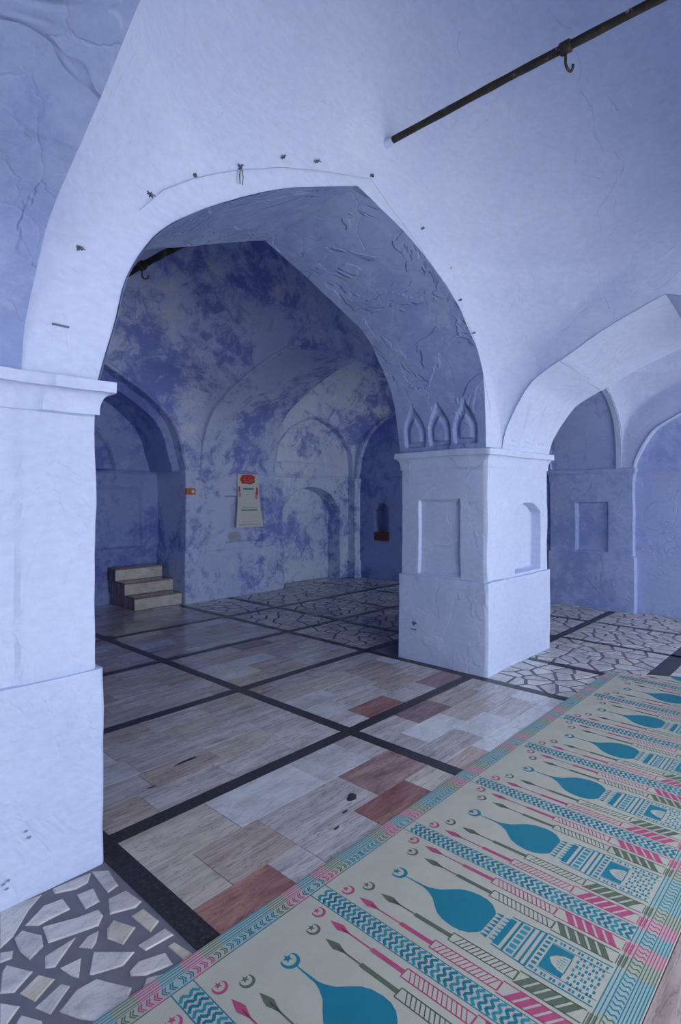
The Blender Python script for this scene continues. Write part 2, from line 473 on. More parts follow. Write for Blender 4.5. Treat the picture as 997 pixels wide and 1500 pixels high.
def bay(x0, x1, y0, y1, north, south, west, east, zs, zt, mat, res):
    for sx in (-1, 1):
        for sy in (-1, 1):
            quarter(x0, x1, y0, y1, sx, sy, north if sy > 0 else south, east if sx > 0 else west, zs, zt, mat, res)

bay(mir(4.55), 4.55, Y_F1, Y_W0, A['W_near'], A['F_in'], A['T_near'], A['T_near'], 3.41, 4.75, M_LIGHT, 0.045)
bay(5.49, X_R, Y_F1, Y_W0, A['WE_near'], A['FE_in'], A['T_far'], A['E_front'], 3.0, 4.1, M_LIGHT, 0.06)
bay(mir(4.55), 4.55, Y_W1, Y_B, A['M_out'], A['W_far'], A['TB_near'], A['TB_near'], 3.36, 4.75, M_BACK, 0.06)
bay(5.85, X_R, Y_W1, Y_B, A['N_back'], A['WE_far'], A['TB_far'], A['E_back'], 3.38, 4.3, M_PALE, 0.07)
mWEn, mWEf = _mir(A['WE_near']), _mir(A['WE_far'])
bay(mir(X_R), mir(5.49), Y_F1, Y_W0, mWEn, _mir(A['FE_in']), A['E_front'], A['T_far'], 3.0, 4.1, M_LIGHT, 0.12)
bay(mir(X_R), mir(5.85), Y_W1, Y_B, _mir(A['N_back']), mWEf, A['E_back'], A['TB_far'], 3.38, 4.3, M_BACK, 0.12)

# ------------------------------------------------------------------ soffits (undersides of arches)
OGEE = pchip([(0, 1.0), (.35, 1.04), (.55, .86), (.72, .52), (.86, .2), (1, 0)])
def petal_relief(d, z, centres, z_lo, hgt, hw, dp=0.030):
    """sunk ogee panels with a raised leaf: depth into the wall"""
    v = (z - z_lo) / hgt
    if v < 0 or v > 1: return 0.0
    h = hw * OGEE(v); best = 0.0
    for c in centres:
        e = h - abs(d - c)
        if e > 0:
            dep = dp * sst(e, 0, 0.022) * sst(z - z_lo, 0, 0.012)
            v2 = (v - 0.12) / 0.62
            if 0 < v2 < 1:
                e2 = hw * 0.70 * OGEE(v2) - abs(d - c)
                if e2 > 0: dep -= dp * 0.75 * sst(e2, 0, 0.03)
            best = max(best, dep)
    return best

def soffit(name, near, far, p0, p1, axis, mat, root, res=0.03, petals=None, lip=0.012, sides=(-1, 1)):
    """loft between two arch edges standing in planes p0 and p1 of the given axis"""
    for side in sides:
        n = max(20, int(2.6 / res)); m = max(3, int(abs(p1 - p0) / res))
        a = near.pts(side, n, 0.004); b = far.pts(side, n, 0.004)
        sg = 1 if p1 > p0 else -1
        P = []
        for i in range(n):
            row = []
            for j in range(m + 1):
                t = j / m
                d = (p0 - sg * lip) + (p1 - p0 + 2 * sg * lip) * t
                off = near.c + side * a[i][0]; off2 = far.c + side * b[i][0]
                o = off + (off2 - off) * t; z = a[i][1] + (b[i][1] - a[i][1]) * t
                if petals:
                    o += side * petal_relief(d, z, *petals)
                row.append((o, d, z) if axis == 'y' else (d, o, z))
            P.append(row)
        fl = (side > 0) == (axis == 'y')
        if sg < 0: fl = not fl
        child(name, grid_mesh('arch_soffit', P, flip=fl, angle=30), mat, root)

pet_w = ([2.49, 2.745, 3.005], 1.93, 0.40, 0.112, 0.026)
pet_t = ([4.74, 5.02, 5.30], 1.93, 0.40, 0.115, 0.012)
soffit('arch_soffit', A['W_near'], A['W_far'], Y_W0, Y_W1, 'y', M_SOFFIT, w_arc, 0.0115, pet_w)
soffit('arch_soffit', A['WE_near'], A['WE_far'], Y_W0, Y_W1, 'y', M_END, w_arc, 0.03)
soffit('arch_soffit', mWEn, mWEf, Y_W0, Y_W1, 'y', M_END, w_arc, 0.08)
soffit('arch_soffit', A['T_near'], A['T_far'], 4.55, 5.49, 'x', M_LIGHT, ceil, 0.012, pet_t, sides=(1,))
soffit('arch_soffit', A['T_near'], A['T_far'], 4.55, 5.49, 'x', M_LIGHT, ceil, 0.03, sides=(-1,))
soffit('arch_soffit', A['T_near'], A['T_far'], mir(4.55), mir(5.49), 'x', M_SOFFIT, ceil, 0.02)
soffit('arch_soffit', A['TB_near'], A['TB_far'], 4.55, 5.85, 'x', M_BACK, ceil, 0.04)
soffit('arch_soffit', A['TB_near'], A['TB_far'], mir(4.55), mir(5.85), 'x', M_BACK, ceil, 0.08)
soffit('arch_soffit', A['F_in'], A['F_out'], Y_F1, Y_F0, 'y', M_LIGHT, w_front, 0.08)
soffit('arch_soffit', A['FE_in'], A['FE_out'], Y_F1, Y_F0, 'y', M_LIGHT, w_front, 0.08)
soffit('arch_soffit', _mir(A['FE_in']), _mir(A['FE_out']), Y_F1, Y_F0, 'y', M_LIGHT, w_front, 0.08)
soffit('arch_soffit', A['E_front'], A['E_front'], X_R, 7.90, 'x', M_LIGHT, w_right, 0.03)
soffit('arch_soffit', A['E_back'], A['E_back'], X_R, 7.90, 'x', M_BACK, w_right, 0.04)
soffit('arch_soffit', A['E_front'], A['E_front'], mir(X_R), mir(7.90), 'x', M_LIGHT, w_left, 0.05)
soffit('arch_soffit', A['E_back'], A['E_back'], mir(X_R), mir(7.90), 'x', M_BACK, w_left, 0.08)
soffit('arch_soffit', A['N_back'], A['N_back'], Y_B, 7.0, 'y', M_BACK, w_back, 0.03)
soffit('arch_soffit', _mir(A['N_back']), _mir(A['N_back']), Y_B, 7.0, 'y', M_BACK, w_back, 0.08)
soffit('arch_soffit', A['M_out'], A['M_out'], Y_B, Y_B + 0.16, 'y', M_BACK, w_back, 0.03)
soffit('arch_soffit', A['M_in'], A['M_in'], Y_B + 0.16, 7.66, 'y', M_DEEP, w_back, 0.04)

def arch_band(name, outer, inner, p, axis, mat, root, n=70):
    """flat ring between two arch curves in one plane (the step of a stepped arch)"""
    for side in (-1, 1):
        a = outer.pts(side, n); b = inner.pts(side, n)
        P = []
        for i in range(n):
            row = []
            for t in (-0.1, 0.5, 1):
                o = outer.c + side * (a[i][0] + (b[i][0] - a[i][0]) * t) if i < n - 1 else outer.c
                z = a[i][1] + (b[i][1] - a[i][1]) * t
                row.append((o, p, z) if axis == 'y' else (p, o, z))
            P.append(row)
        child(name, grid_mesh('arch_band', P, flip=side < 0), mat, root)
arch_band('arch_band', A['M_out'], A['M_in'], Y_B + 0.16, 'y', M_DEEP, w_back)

# narrow moulded band standing proud inside the far jamb of the end arch
def rib(name, arch, sides, p0, p1, axis, w, mat, root, n=60):
    for side in sides:
        a = arch.pts(side, n)
        P = []
        for i in range(n):
            q = max(0.0, a[i][0] - w); zz = a[i][1] - (w * .6 if a[i][0] < arch.s * .6 else 0)
            prof = [(a[i][0] + .02, a[i][1], p0), (q, zz, p0), (q, zz, p1), (a[i][0] + .02, a[i][1], p1)]
            P.append([((arch.c + side * o, p, z) if axis == 'y' else (p, arch.c + side * o, z)) for o, z, p in prof])
        fl = (side > 0) == (axis == 'y')
        child(name, grid_mesh('arch_rib', P, flip=fl, amp=0.6, angle=30), mat, root)
rib('arch_rib', A['WE_near'], (1,), Y_W0 - 0.006, Y_W0 + 0.06, 'y', 0.03, M_LIGHT, w_arc)

# ------------------------------------------------------------------ piers
def pier(x0, x1, y0, y1, zc, zt, zp, mat, root, res=0.03, relief=None, names=True, ox=0.045, block=None, mats=None):
    """square pier in three courses: plinth, shaft with sunk panels, cornice.
    zc = underside of the cornice, zt = its top, zp = top of the plinth"""
    def per():
        out = []; c = 0.012
        def side(ax0, ay0, ax1, ay1, nx, ny, f):
            L = math.hypot(ax1 - ax0, ay1 - ay0); n = max(2, int(L / res))
            for i in range(n + 1):
                t = i / n
                t = (c + (L - 2 * c) * t) / L
                out.append((ax0 + (ax1 - ax0) * t, ay0 + (ay1 - ay0) * t, nx, ny, f))
        side(x0, y0, x1, y0, 0, -1, 's'); side(x1, y0, x1, y1, 1, 0, 'e')
        side(x1, y1, x0, y1, 0, 1, 'n'); side(x0, y1, x0, y0, -1, 0, 'w')
        return out
    ring = per()
    def course(name, zs, prof, m):
        P = []
        for z in zs:
            row = []
            for (x, y, nx, ny, f) in ring:
                o = prof(z)
                u = x if f in 'sn' else y
                if relief: o2 = relief(f, u, z)
                else: o2 = 0
                if block and z > zc - .01: o2 += block(f, u, z)
                ex = o if x > (x0 + x1) / 2 else -o
                ey = o if y > (y0 + y1) / 2 else -o
                # expand the ring outwards by o, push the face by o2
                px = x + (nx * (o + o2) if nx else ex * (1 if min(abs(x - x0), abs(x - x1)) < 0.02 else abs(2 * x - x0 - x1) / (x1 - x0)))
                py = y + (ny * (o + o2) if ny else ey * (1 if min(abs(y - y0), abs(y - y1)) < 0.02 else abs(2 * y - y0 - y1) / (y1 - y0)))
                row.append((px, py, z))
            P.append(row)
        return child(name, grid_mesh(name, P, closed=True, angle=32), m, root)
    def steps(a, b): return lin(a, b, max(2, int((b - a) / res) + 1))
    course('plinth', steps(-0.01, zp - 0.004) + [zp, zp + 0.004], lambda z: 0.020 if z < zp + 0.002 else -0.004, mat)
    course('pier_shaft', steps(zp - 0.01, zc + 0.01), lambda z: 0.0, mat)
    h = zt - zc
    def cor(z):
        t = (z - zc) / h
        if t < 0.12: return 0.010
        if t < 0.62: return 0.010 + (ox - 0.010) * (1 - math.sqrt(max(0, 1 - ((t - 0.12) / 0.5) ** 2)))
        if t < 0.94: return ox + 0.006
        return ox + 0.006 - (ox + 0.010) * (t - 0.94) / 0.06
    course('cornice', [zc + h * t for t in (-.03, 0, .04, .12, .13, .2, .28, .36, .43, .49, .54, .58, .61, .63, .70, .80, .90, .94, .97, 1.0)], cor, mat)

def panel_box(u, z, u0, u1, z0, z1, depth, soft=0.012, arch=0.0):
    top = z1
    if arch: top = z1 - arch * (2 * abs(u - (u0 + u1) / 2) / (u1 - u0)) ** 2.4
    e = min(u - u0, u1 - u, z - z0, top - z)
    return -depth * sst(e, 0, soft) if e > 0 else 0.0

def rel_pillar(f, u, z):
    o = 0.0
    if f == 's' and z <= .77 and u < 4.29: o += 0.008
    if z > 0.77:
        if f == 's':
            o += 0.014 if (u < 4.545 and z > .78) else 0
            o += panel_box(u, z, 4.80, 5.33, 0.80, 1.43, 0.085, 0.014, 0.10)
        if f == 'w':
            o += panel_box(u, z, 2.545, 2.975, 0.79, 1.46, 0.030)
    return o
pier(4.25, 5.49, Y_W0, Y_W1, 1.735, 1.895, 0.77, M_LIGHT, w_arc, 0.0125, rel_pillar)
def rel_left(f, u, z):
    if f == 's' and z > .8 and u > .735: return 0.012
    return 0.0
def blk_left(f, u, z):
    return 0.018 * sst(u, .775, .80) if f == 's' else 0.0
pier(mir(5.49), 1.03, Y_W0, Y_W1, 1.83, 1.965, 0.793, M_LIGHT, w_arc, 0.02, rel_left, block=blk_left, ox=0.05)
# rear part of the pillar that carries the wider back arch
# end responds
def rel_resp(f, u, z):
    if f == 'w' and z > .7:
        return panel_box(u, z, 2.48, 2.89, 0.76, 1.41, 0.035) + (panel_box(u, z, 2.42, 2.95, 0.70, 1.47, 0.0))
    return 0.0
pier(X_R, 8.05, 2.165, 3.25, 1.68, 1.85, 0.72, M_END, w_arc, 0.02, rel_resp, ox=0.03)
pier(mir(8.05), mir(X_R), 2.165, 3.25, 1.68, 1.85, 0.72, M_END, w_arc, 0.08, ox=0.03)
pier(5.40, 5.85, 2.95, Y_W1, 1.74, 1.865, 0.77, M_BACK, w_arc, 0.06)
pier(mir(5.85), mir(5.40), 2.95, Y_W1, 1.74, 1.865, 0.77, M_BACK, w_arc, 0.1)
# facade piers
for x0, x1 in ((4.25, 5.49), (mir(5.49), 1.03), (X_R, 8.05), (mir(8.05), mir(X_R))):
    pier(x0, x1, Y_F0, Y_F1 if x1 < 8 and x0 > -2.6 else -0.055, 1.735, 1.895, 0.77, M_LIGHT, w_front, 0.06)

# back wall piers
def rel_back(f, u, z):
    o = 0.0
    if f == 's' and z > 0.74:
        if u < 4.52: o -= 0.016 * sst(u, 4.36, 4.365)
        o += panel_box(u, z, 4.955, 5.66, 0.80, 1.50, 0.05)
    return o
pier(4.30, 5.90, Y_B, 7.75, 1.74, 1.86, 0.70, M_BACK, w_back, 0.025, rel_back, ox=0.02)
pier(5.86, 6.08, Y_B + 0.01, 7.4, 1.62, 1.72, 0.70, M_BACK, w_back, 0.04, ox=0.012)
pier(mir(5.90), mir(4.30), Y_B, 7.75, 1.74, 1.86, 0.70, M_BACK, w_back, 0.08, ox=0.02)
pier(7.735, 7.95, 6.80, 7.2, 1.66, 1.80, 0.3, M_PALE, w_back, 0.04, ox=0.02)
pier(mir(7.95), mir(7.735), 6.80, 7.2, 1.66, 1.80, 0.3, M_BACK, w_back, 0.08, ox=0.02)

# ------------------------------------------------------------------ plain wall planes with relief
def wall_plane(name, axis, p, u0, u1, z0, z1, mat, root, res=0.04, relief=None, sgn=-1):
    nu = max(3, int((u1 - u0) / res)); nz = max(3, int((z1 - z0) / res))
    P = []
    for i in range(nz + 1):
        z = z0 + (z1 - z0) * i / nz
        row = []
        for j in range(nu + 1):
            u = u0 + (u1 - u0) * j / nu
            d = p + (sgn * relief(u, z) if relief else 0.0)
            row.append((u, d, z) if axis == 'y' else (d, u, z))
        P.append(row)
    fl = (axis == 'y') == (sgn > 0)
    return child(name, grid_mesh(name, P, flip=fl, angle=32), mat, root)

def bead(z, c, h, d): return d * sst(h - abs(z - c), 0, 0.008) if abs(z - c) < h else 0.0
def niche(u, z, c, hw, z0, ztop, rise, depth):
    if abs(u - c) >= hw or z < z0: return 0.0
    top = ztop - rise * (abs(u - c) / hw) ** 2.6
    e = min(hw - abs(u - c), top - z)
    return -depth if e > 0 else 0.0
def rel_endback(u, z):
    o = bead(z, 1.80, 0.022, 0.022)
    o += niche(u, z, 6.80, 0.70, -1, 1.62, 0.42, 0.28)
    # thin frame line of the blind doorway and the little leaf above the ledge
    o += bead(z, 2.03, 0.02, 0.018) if 5.9 < u < 7.45 else 0.0
    return o
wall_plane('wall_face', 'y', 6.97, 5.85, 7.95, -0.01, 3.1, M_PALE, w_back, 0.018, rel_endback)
wall_plane('wall_face', 'y', 6.97, mir(7.95), mir(5.85), -0.01, 3.1, M_BACK, w_back, 0.10)
def rel_mihrab(u, z):
    o = bead(z, 1.83, 0.03, 0.03) + bead(z, 1.72, 0.012, 0.012)
    d = abs(u - X_C)
    if z < 1.70:
        for c in (X_C - 1.02, X_C, X_C + 1.02):
            o += panel_box(u, z, c - 0.40, c + 0.40, 0.75, 1.60, 0.04, 0.02)
    else:
        # inner blind arch
        t = (z - 1.86) / (2.72 - 1.86)
        if 0 < t < 1 and d < 1.02 * MI(t): o -= 0.05
    return o
MI = pchip(TL)
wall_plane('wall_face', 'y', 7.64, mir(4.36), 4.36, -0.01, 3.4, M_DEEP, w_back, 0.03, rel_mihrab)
def rel_right(u, z):
    o = bead(z, 1.79, 0.018, 0.024)
    o += niche(u, z, 6.31, 0.165, 0.70, 1.34, 0.14, 0.22)
    if 3.3 < u < 6.7:
        o += bead(z, 1.66, 0.010, 0.012)
    return o
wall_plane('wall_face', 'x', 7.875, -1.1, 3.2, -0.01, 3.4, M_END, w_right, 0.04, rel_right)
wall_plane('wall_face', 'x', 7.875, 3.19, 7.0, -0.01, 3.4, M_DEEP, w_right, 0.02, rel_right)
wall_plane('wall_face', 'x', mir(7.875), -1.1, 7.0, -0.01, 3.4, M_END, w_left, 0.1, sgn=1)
# mouldings along the blind arches
def arch_line(arch, p, axis, r, mat, root, sides=(-1, 1), grow=0.0):
    pts = []
    for s_ in (-1, 1):
        q = [((arch.c + s_ * (o + grow * (o / arch.s))), z + grow * (1 - o / arch.s)) for o, z in arch.pts(s_, 40, 0, 0)]
        pts += q if s_ < 0 else q[::-1][1:]
    P = [((u, p, z) if axis == 'y' else (p, u, z)) for u, z in pts]
    child('arch_moulding', tube_mesh('arch_moulding', P, r, 6), mat, root)
arch_line(A['E_front'], X_R - 0.004, 'x', 0.014, M_LIGHT, w_right, grow=0.012)
arch_line(A['E_back'], X_R - 0.004, 'x', 0.022, M_BACK, w_right, grow=0.015)
arch_line(A['N_back'], Y_B - 0.004, 'y', 0.016, M_BACK, w_back, grow=0.012)
arch_line(A['M_out'], Y_B - 0.004, 'y', 0.030, M_BACK, w_back, grow=0.03)
arch_line(A['TB_near'], 4.55 - 0.004, 'x', 0.020, M_BACK, ceil, grow=0.012)

# unseen outer shell and roof, added to keep daylight out of the wall volumes
def facade():
    V = []; Fs = []
    xs = [mir(8.2), mir(X_R)]
    archs = [_mir(A['FE_out']), A['F_out'], A['FE_out']]
    def quad(a, b, c, d):
        k = len(V); V.extend([a, b, c, d]); Fs.append((k, k + 1, k + 2, k + 3))
    y = Y_F0; top = 5.2
    edge = mir(8.3)
    for ar in archs:
        quad((edge, y, 0 if edge == mir(8.3) else 1.8), (ar.c - ar.s, y, 0 if edge == mir(8.3) else 1.8), (ar.c - ar.s, y, top), (edge, y, top))
        pts = [(ar.c - o, z) for o, z in ar.pts(-1, 30)] + [(ar.c + o, z) for o, z in ar.pts(1, 30)][::-1][1:]
        for (a, za), (b, zb) in zip(pts, pts[1:]):
            quad((a, y, za), (b, y, zb), (b, y, top), (a, y, top))
        edge = ar.c + ar.s
    quad((edge, y, 0), (8.3, y, 0), (8.3, y, top), (edge, y, top))
    child('facade_face', mesh('facade_face', V, Fs), M_LIGHT, w_front)
facade()
child('light_seal_roof', box_mesh('light_seal_roof', mir(8.3), 8.3, Y_F0 - 0.1, 8.0, 5.2, 5.4), M_LIGHT, ceil)
child('light_seal_wall', box_mesh('light_seal_wall', 8.25, 8.35, Y_F0, 8.0, 0, 5.2), M_LIGHT, w_right)
child('light_seal_wall', box_mesh('light_seal_wall', mir(8.35), mir(8.25), Y_F0, 8.0, 0, 5.2), M_LIGHT, w_left)
child('light_seal_wall', box_mesh('light_seal_wall', mir(8.3), 8.3, 7.95, 8.05, 0, 5.2), M_LIGHT, w_back)

# ------------------------------------------------------------------ floor
floor = obj('floor', box_mesh('floor', mir(8.3), 8.3, Y_F0 - .02, 8.0, -0.12, -0.004), M_MORTAR)
tag(floor, 'hall floor of marble tiles, black strips and broken marble paving', 'floor', kind='structure')
court = obj('ground_courtyard', box_mesh('ground_courtyard', -25, 30, -32, Y_F0 - .02, -0.35, -0.10), M_COURT)
tag(court, 'pale stone courtyard ground outside the open arches', 'ground', kind='structure')

def slab(poly, z0, z1, inset=0.004):
    """flat piece with a small arris: poly is a list of (x, y), counter-clockwise, local coordinates"""
    n = len(poly)
    cx = sum(p[0] for p in poly) / n; cy = sum(p[1] for p in poly) / n
    V = [(x, y, z0) for x, y in poly] + [(x, y, z1 - inset * .5) for x, y in poly]
    for x, y in poly:
        L = math.hypot(x - cx, y - cy)
        k = max(0.0, 1 - inset / max(L, 1e-6))
        V.append((cx + (x - cx) * k, cy + (y - cy) * k, z1))
    Fs = []
    for i in range(n):
        j = (i + 1) % n
        Fs.append((i, j, n + j, n + i)); Fs.append((n + i, n + j, 2 * n + j, 2 * n + i))
    Fs.append(tuple(range(2 * n, 3 * n)))
    return V, Fs
def piece(name, poly, mat, z1=0.0, inset=0.003, parent=None):
    area = sum(a[0] * b[1] - b[0] * a[1] for a, b in zip(poly, poly[1:] + poly[:1]))
    if area < 0: poly = poly[::-1]
    cx = sum(p[0] for p in poly) / len(poly); cy = sum(p[1] for p in poly) / len(poly)
    V, Fs = slab([(x - cx, y - cy) for x, y in poly], -0.012, 0.0, inset)
    o = obj(name, mesh(name, V, Fs), mat, parent or floor)
    o.location = (cx, cy, z1)
    return o

rf = random.Random(21)
# black granite strips: (fixed coordinate, from, to)
SW = 0.042
XS = [1.10, 2.69, 4.19, 5.00, 6.0, 6.96]
YS = [1.28, 2.41, 3.55, 4.67, 5.80]
def strip_x(Y, xa, xb, w=SW):     # runs along x, cut into lengths
    x = xa
    while x < xb - 0.01:
        L = min(xb - x, rf.uniform(0.7, 1.1))
        if xb - x - L < 0.25: L = xb - x
        piece('granite_strip', [(x + .001, Y - w), (x + L - .001, Y - w), (x + L - .001, Y + w), (x + .001, Y + w)], M_GRANITE, 0.0005, 0.0015)
        x += L
def strip_y(X, ya, yb, w=SW):
    y = ya
    while y < yb - 0.01:
        L = min(yb - y, rf.uniform(0.7, 1.1))
        if yb - y - L < 0.25: L = yb - y
        piece('granite_strip', [(X - w, y + .001), (X + w, y + .001), (X + w, y + L - .001), (X - w, y + L - .001)], M_GRANITE, 0.0005, 0.0015)
        y += L
strip_y(1.10, 0.47, 6.85, 0.045)
strip_y(2.69, 1.28, 6.85)
strip_y(4.19, 0.47, 6.85)
for X in (5.0, 6.0, 6.96):
    strip_y(X, 0.47, 2.28 if X < 5.5 else 2.36, 0.03 if X > 5.5 else SW)
for X in (5.0, 6.0, 6.96): strip_y(X, 3.25 if X < 5.9 else 2.46, 6.85)
for Y in YS[1:]:
    edges = [1.145, 2.648, 2.732, 4.148]
    strip_x(Y, 1.145, 2.648); strip_x(Y, 2.732, 4.148)
    if Y > 3.2: strip_x(Y, 4.232, 4.958); strip_x(Y, 5.042, 5.958); strip_x(Y, 6.042, 6.918); strip_x(Y, 7.002, 7.86)
strip_x(2.41, 5.56, 7.74)
strip_x(1.28, 5.04, 7.86, 0.07)
strip_x(0.62, 4.24, 7.86, 0.04)

# rectangular marble tiles
TM = [M_GREYMARBLE, M_GREYMARBLE, M_BROWNMARBLE, M_BEIGEMARBLE, M_GREYMARBLE, M_WHITEMARBLE, M_GREYMARBLE]
SPECIAL = [((1.26, 1.68), M_REDMARBLE), ((3.1, 2.2), M_DARKMARBLE), ((2.43, 1.93), M_DARKMARBLE), ((2.2, 1.68), M_REDMARBLE),
           ((3.02, 2.55), M_REDMARBLE), ((3.86, 2.55), M_DARKMARBLE), ((3.7, 4.5), M_DARKMARBLE), ((1.72, 2.22), M_WHITEMARBLE),
           ((1.98, 2.22), M_WHITEMARBLE), ((1.3, 2.22), M_BEIGEMARBLE), ((1.23, 1.93), M_BEIGEMARBLE), ((3.35, 1.9), M_WHITEMARBLE), ((2.9, 2.0), M_WHITEMARBLE)]
def tile_panel(x0, x1, rows, lens):
    for (ya, yb), ls in zip(rows, lens):
        x = x0
        for L in ls:
            xe = min(x1, x + L)
            if x1 - xe < 0.09: xe = x1
            mt = rf.choice(TM)
            for (sx, sy), sm in SPECIAL:
                if x <= sx < xe and ya <= sy < yb: mt = sm
            piece('marble_tile', [(x + .0012, ya + .0012), (xe - .0012, ya + .0012), (xe - .0012, yb - .0012), (x + .0012, yb - .0012)], mt, rf.uniform(-.0006, .0006), 0.0015)
            x = xe
            if x >= x1 - 1e-4: break
def rnd_lens(): return [rf.uniform(.14, .42)] + [rf.uniform(.36, .46) for _ in range(6)]
def even_rows(a, b, n): return [(a + (b - a) * i / n, a + (b - a) * (i + 1) / n) for i in range(n)]
tile_panel(1.145, 2.648, [(1.322, 1.50), (1.50, 1.79), (1.79, 2.07), (2.07, 2.368)],
           [rnd_lens(), [.35, .17, .36, .40, .43], [.18, .34, .55, .5], [.435, .55, .36, .4]])
tile_panel(2.732, 4.148, even_rows(1.322, 2.368, 5), [rnd_lens(), [.3, .42, .4, .5], [.45, .38, .4, .4], [.16, .44, .42, .6], [.36, .4, .42, .5]])
for Ya, Yb in zip(YS[1:], YS[2:]):
    for xa, xb in ((1.145, 2.648), (2.732, 4.148)):
        rows = even_rows(Ya + .042, Yb - .042, 5)
        tile_panel(xa, xb, rows, [rnd_lens() for _ in rows])
for xa, xb in ((1.145, 2.648), (2.732, 4.148)):
    rows = even_rows(5.842, 6.88, 5)
    tile_panel(xa, xb, rows, [rnd_lens() for _ in rows])
rows = even_rows(6.885, 7.62, 3)
for r in rows: tile_panel(1.0, 4.28, [r], [[rf.uniform(.5, .6) for _ in range(8)]])
# entrance slabs beyond the rug
x = -2.4
while x < 7.8:
    L = rf.uniform(.55, .8); xe = min(7.85, x + L)
    for ya, yb in ((-1.06, -0.56), (-0.555, -0.05), (-0.045, 0.468)):
        piece('threshold_slab', [(x + .002, ya), (xe - .002, ya), (xe - .002, yb), (x + .002, yb)], rf.choice([M_BROWNMARBLE, M_GREYMARBLE]), 0.0, 0.002)
    x = xe
# a few dark inclusions in the pale tiles
for px, py, a, b, rot in ((515, 1168, .040, .024, .4), (272, 1115, .075, .013, .05), (222, 1153, .03, .007, .05), (493, 1213, .02, .006, .1), (505, 1189, .02, .007, .1)):
    X, Y = on_floor(px, py)
    pl = []
    for i in range(11):
        t = 2 * math.pi * i / 11; k = rf.uniform(.75, 1.15)
        ux, uy = a * math.cos(t) * k, b * math.sin(t) * k
        pl.append((X + ux * math.cos(rot) - uy * math.sin(rot), Y + ux * math.sin(rot) + uy * math.cos(rot)))
    piece('dark_inclusion', pl, M_DARKSTONE, 0.0016, 0.0006)

# broken marble paving -------------------------------------------------
c3 = lambda x, y: (x / 6.231, 1260 + y / 6.231)
c4 = lambda x, y: (130 + x / 5.539, 1240 + y / 5.539)
TR3 = [[(0, 445), (380, 310), (260, 450), (120, 690), (0, 800)], [(480, 260), (690, 165), (830, 115), (800, 200), (690, 260), (500, 300)],
       [(230, 590), (400, 410), (570, 350), (640, 440), (480, 520), (350, 590)], [(700, 310), (850, 250), (910, 370), (780, 440)],
       [(390, 610), (700, 520), (900, 450), (940, 500), (900, 590), (650, 680), (440, 750)], [(130, 710), (200, 640), (380, 680), (395, 780), (270, 905), (180, 830)],
       [(410, 870), (690, 700), (600, 830), (500, 970), (410, 980)], [(720, 790), (800, 690), (900, 640), (880, 740), (840, 800)],
       [(550, 980), (740, 890), (720, 1070), (650, 1050)], [(0, 840), (120, 820), (110, 890), (0, 930)],
       [(20, 1010), (60, 950), (300, 1010), (130, 1200), (0, 1210)], [(180, 1210), (350, 1040), (500, 1080), (320, 1285)],
       [(320, 1340), (560, 1120), (640, 1140), (530, 1300), (460, 1400)], [(0, 1300), (180, 1330), (60, 1496), (0, 1496)],
       [(150, 1480), (190, 1410), (380, 1460), (400, 1540), (200, 1560)]]
TR4 = [[(20, 200), (160, 190), (240, 310), (155, 370)], [(160, 420), (300, 350), (430, 440), (380, 490), (170, 545)],
       [(345, 560), (440, 500), (570, 600), (500, 690)], [(150, 660), (200, 590), (380, 650), (280, 790), (150, 740)],
       [(400, 800), (620, 660), (690, 710), (460, 840)], [(640, 800), (690, 770), (850, 870), (780, 925)],
       [(5, 1030), (40, 850), (370, 850), (280, 960), (30, 1035)], [(330, 1010), (400, 930), (620, 860), (680, 950), (460, 1040), (340, 1045)],
       [(440, 1140), (470, 1060), (620, 1030), (530, 1110)]]
traced = [[c3(*p) for p in q] for q in TR3] + [[c4(*p) for p in q] for q in TR4] + [[(86.7, 1481), (112, 1449), (141, 1433), (193, 1446), (186, 1465), (150, 1497), (115, 1491)]]
CREAM_IDX = {11, 17, 18, 20}
for i, q in enumerate(traced):
    piece('paving_stone', [on_floor(*p) for p in q], M_CREAMSTONE if i in CREAM_IDX else M_PAVESTONE, 0.001 + rf.uniform(-.001, .001), 0.006)

def voronoi(x0, x1, y0, y1, cell, gap, rnd):
    """irregular broken pieces filling a rectangle"""
    seeds = []
    nx = max(1, int((x1 - x0) / cell)); ny = max(1, int((y1 - y0) / cell))
    for i in range(nx):
        for j in range(ny):
            seeds.append((x0 + (i + .5 + rnd.uniform(-.48, .48)) * (x1 - x0) / nx, y0 + (j + .5 + rnd.uniform(-.48, .48)) * (y1 - y0) / ny))
    out = []
    for a, (sx, sy) in enumerate(seeds):
        poly = [(x0, y0), (x1, y0), (x1, y1), (x0, y1)]
        for b, (tx, ty) in enumerate(seeds):
            if a == b or abs(tx - sx) > 3.2 * cell or abs(ty - sy) > 3.2 * cell: continue
            nxx, nyy = tx - sx, ty - sy; L = math.hypot(nxx, nyy); nxx /= L; nyy /= L
            lim = (nxx * (sx + tx) + nyy * (sy + ty)) / 2 - gap / 2
            new = []
            for p, q in zip(poly, poly[1:] + poly[:1]):
                dp = nxx * p[0] + nyy * p[1] - lim; dq = nxx * q[0] + nyy * q[1] - lim
                if dp <= 0: new.append(p)
                if dp * dq < 0:
                    t = dp / (dp - dq); new.append((p[0] + (q[0] - p[0]) * t, p[1] + (q[1] - p[1]) * t))
            poly = new
            if len(poly) < 3: break
        if len(poly) >= 3:
            ar = abs(sum(p[0] * q[1] - q[0] * p[1] for p, q in zip(poly, poly[1:] + poly[:1]))) / 2
            if ar > 0.0016: out.append(poly)
    return out
rv = random.Random(5)
stones = []
xe = [(4.235, 4.955), (5.045, 5.968), (6.032, 6.928), (6.992, 7.86)]
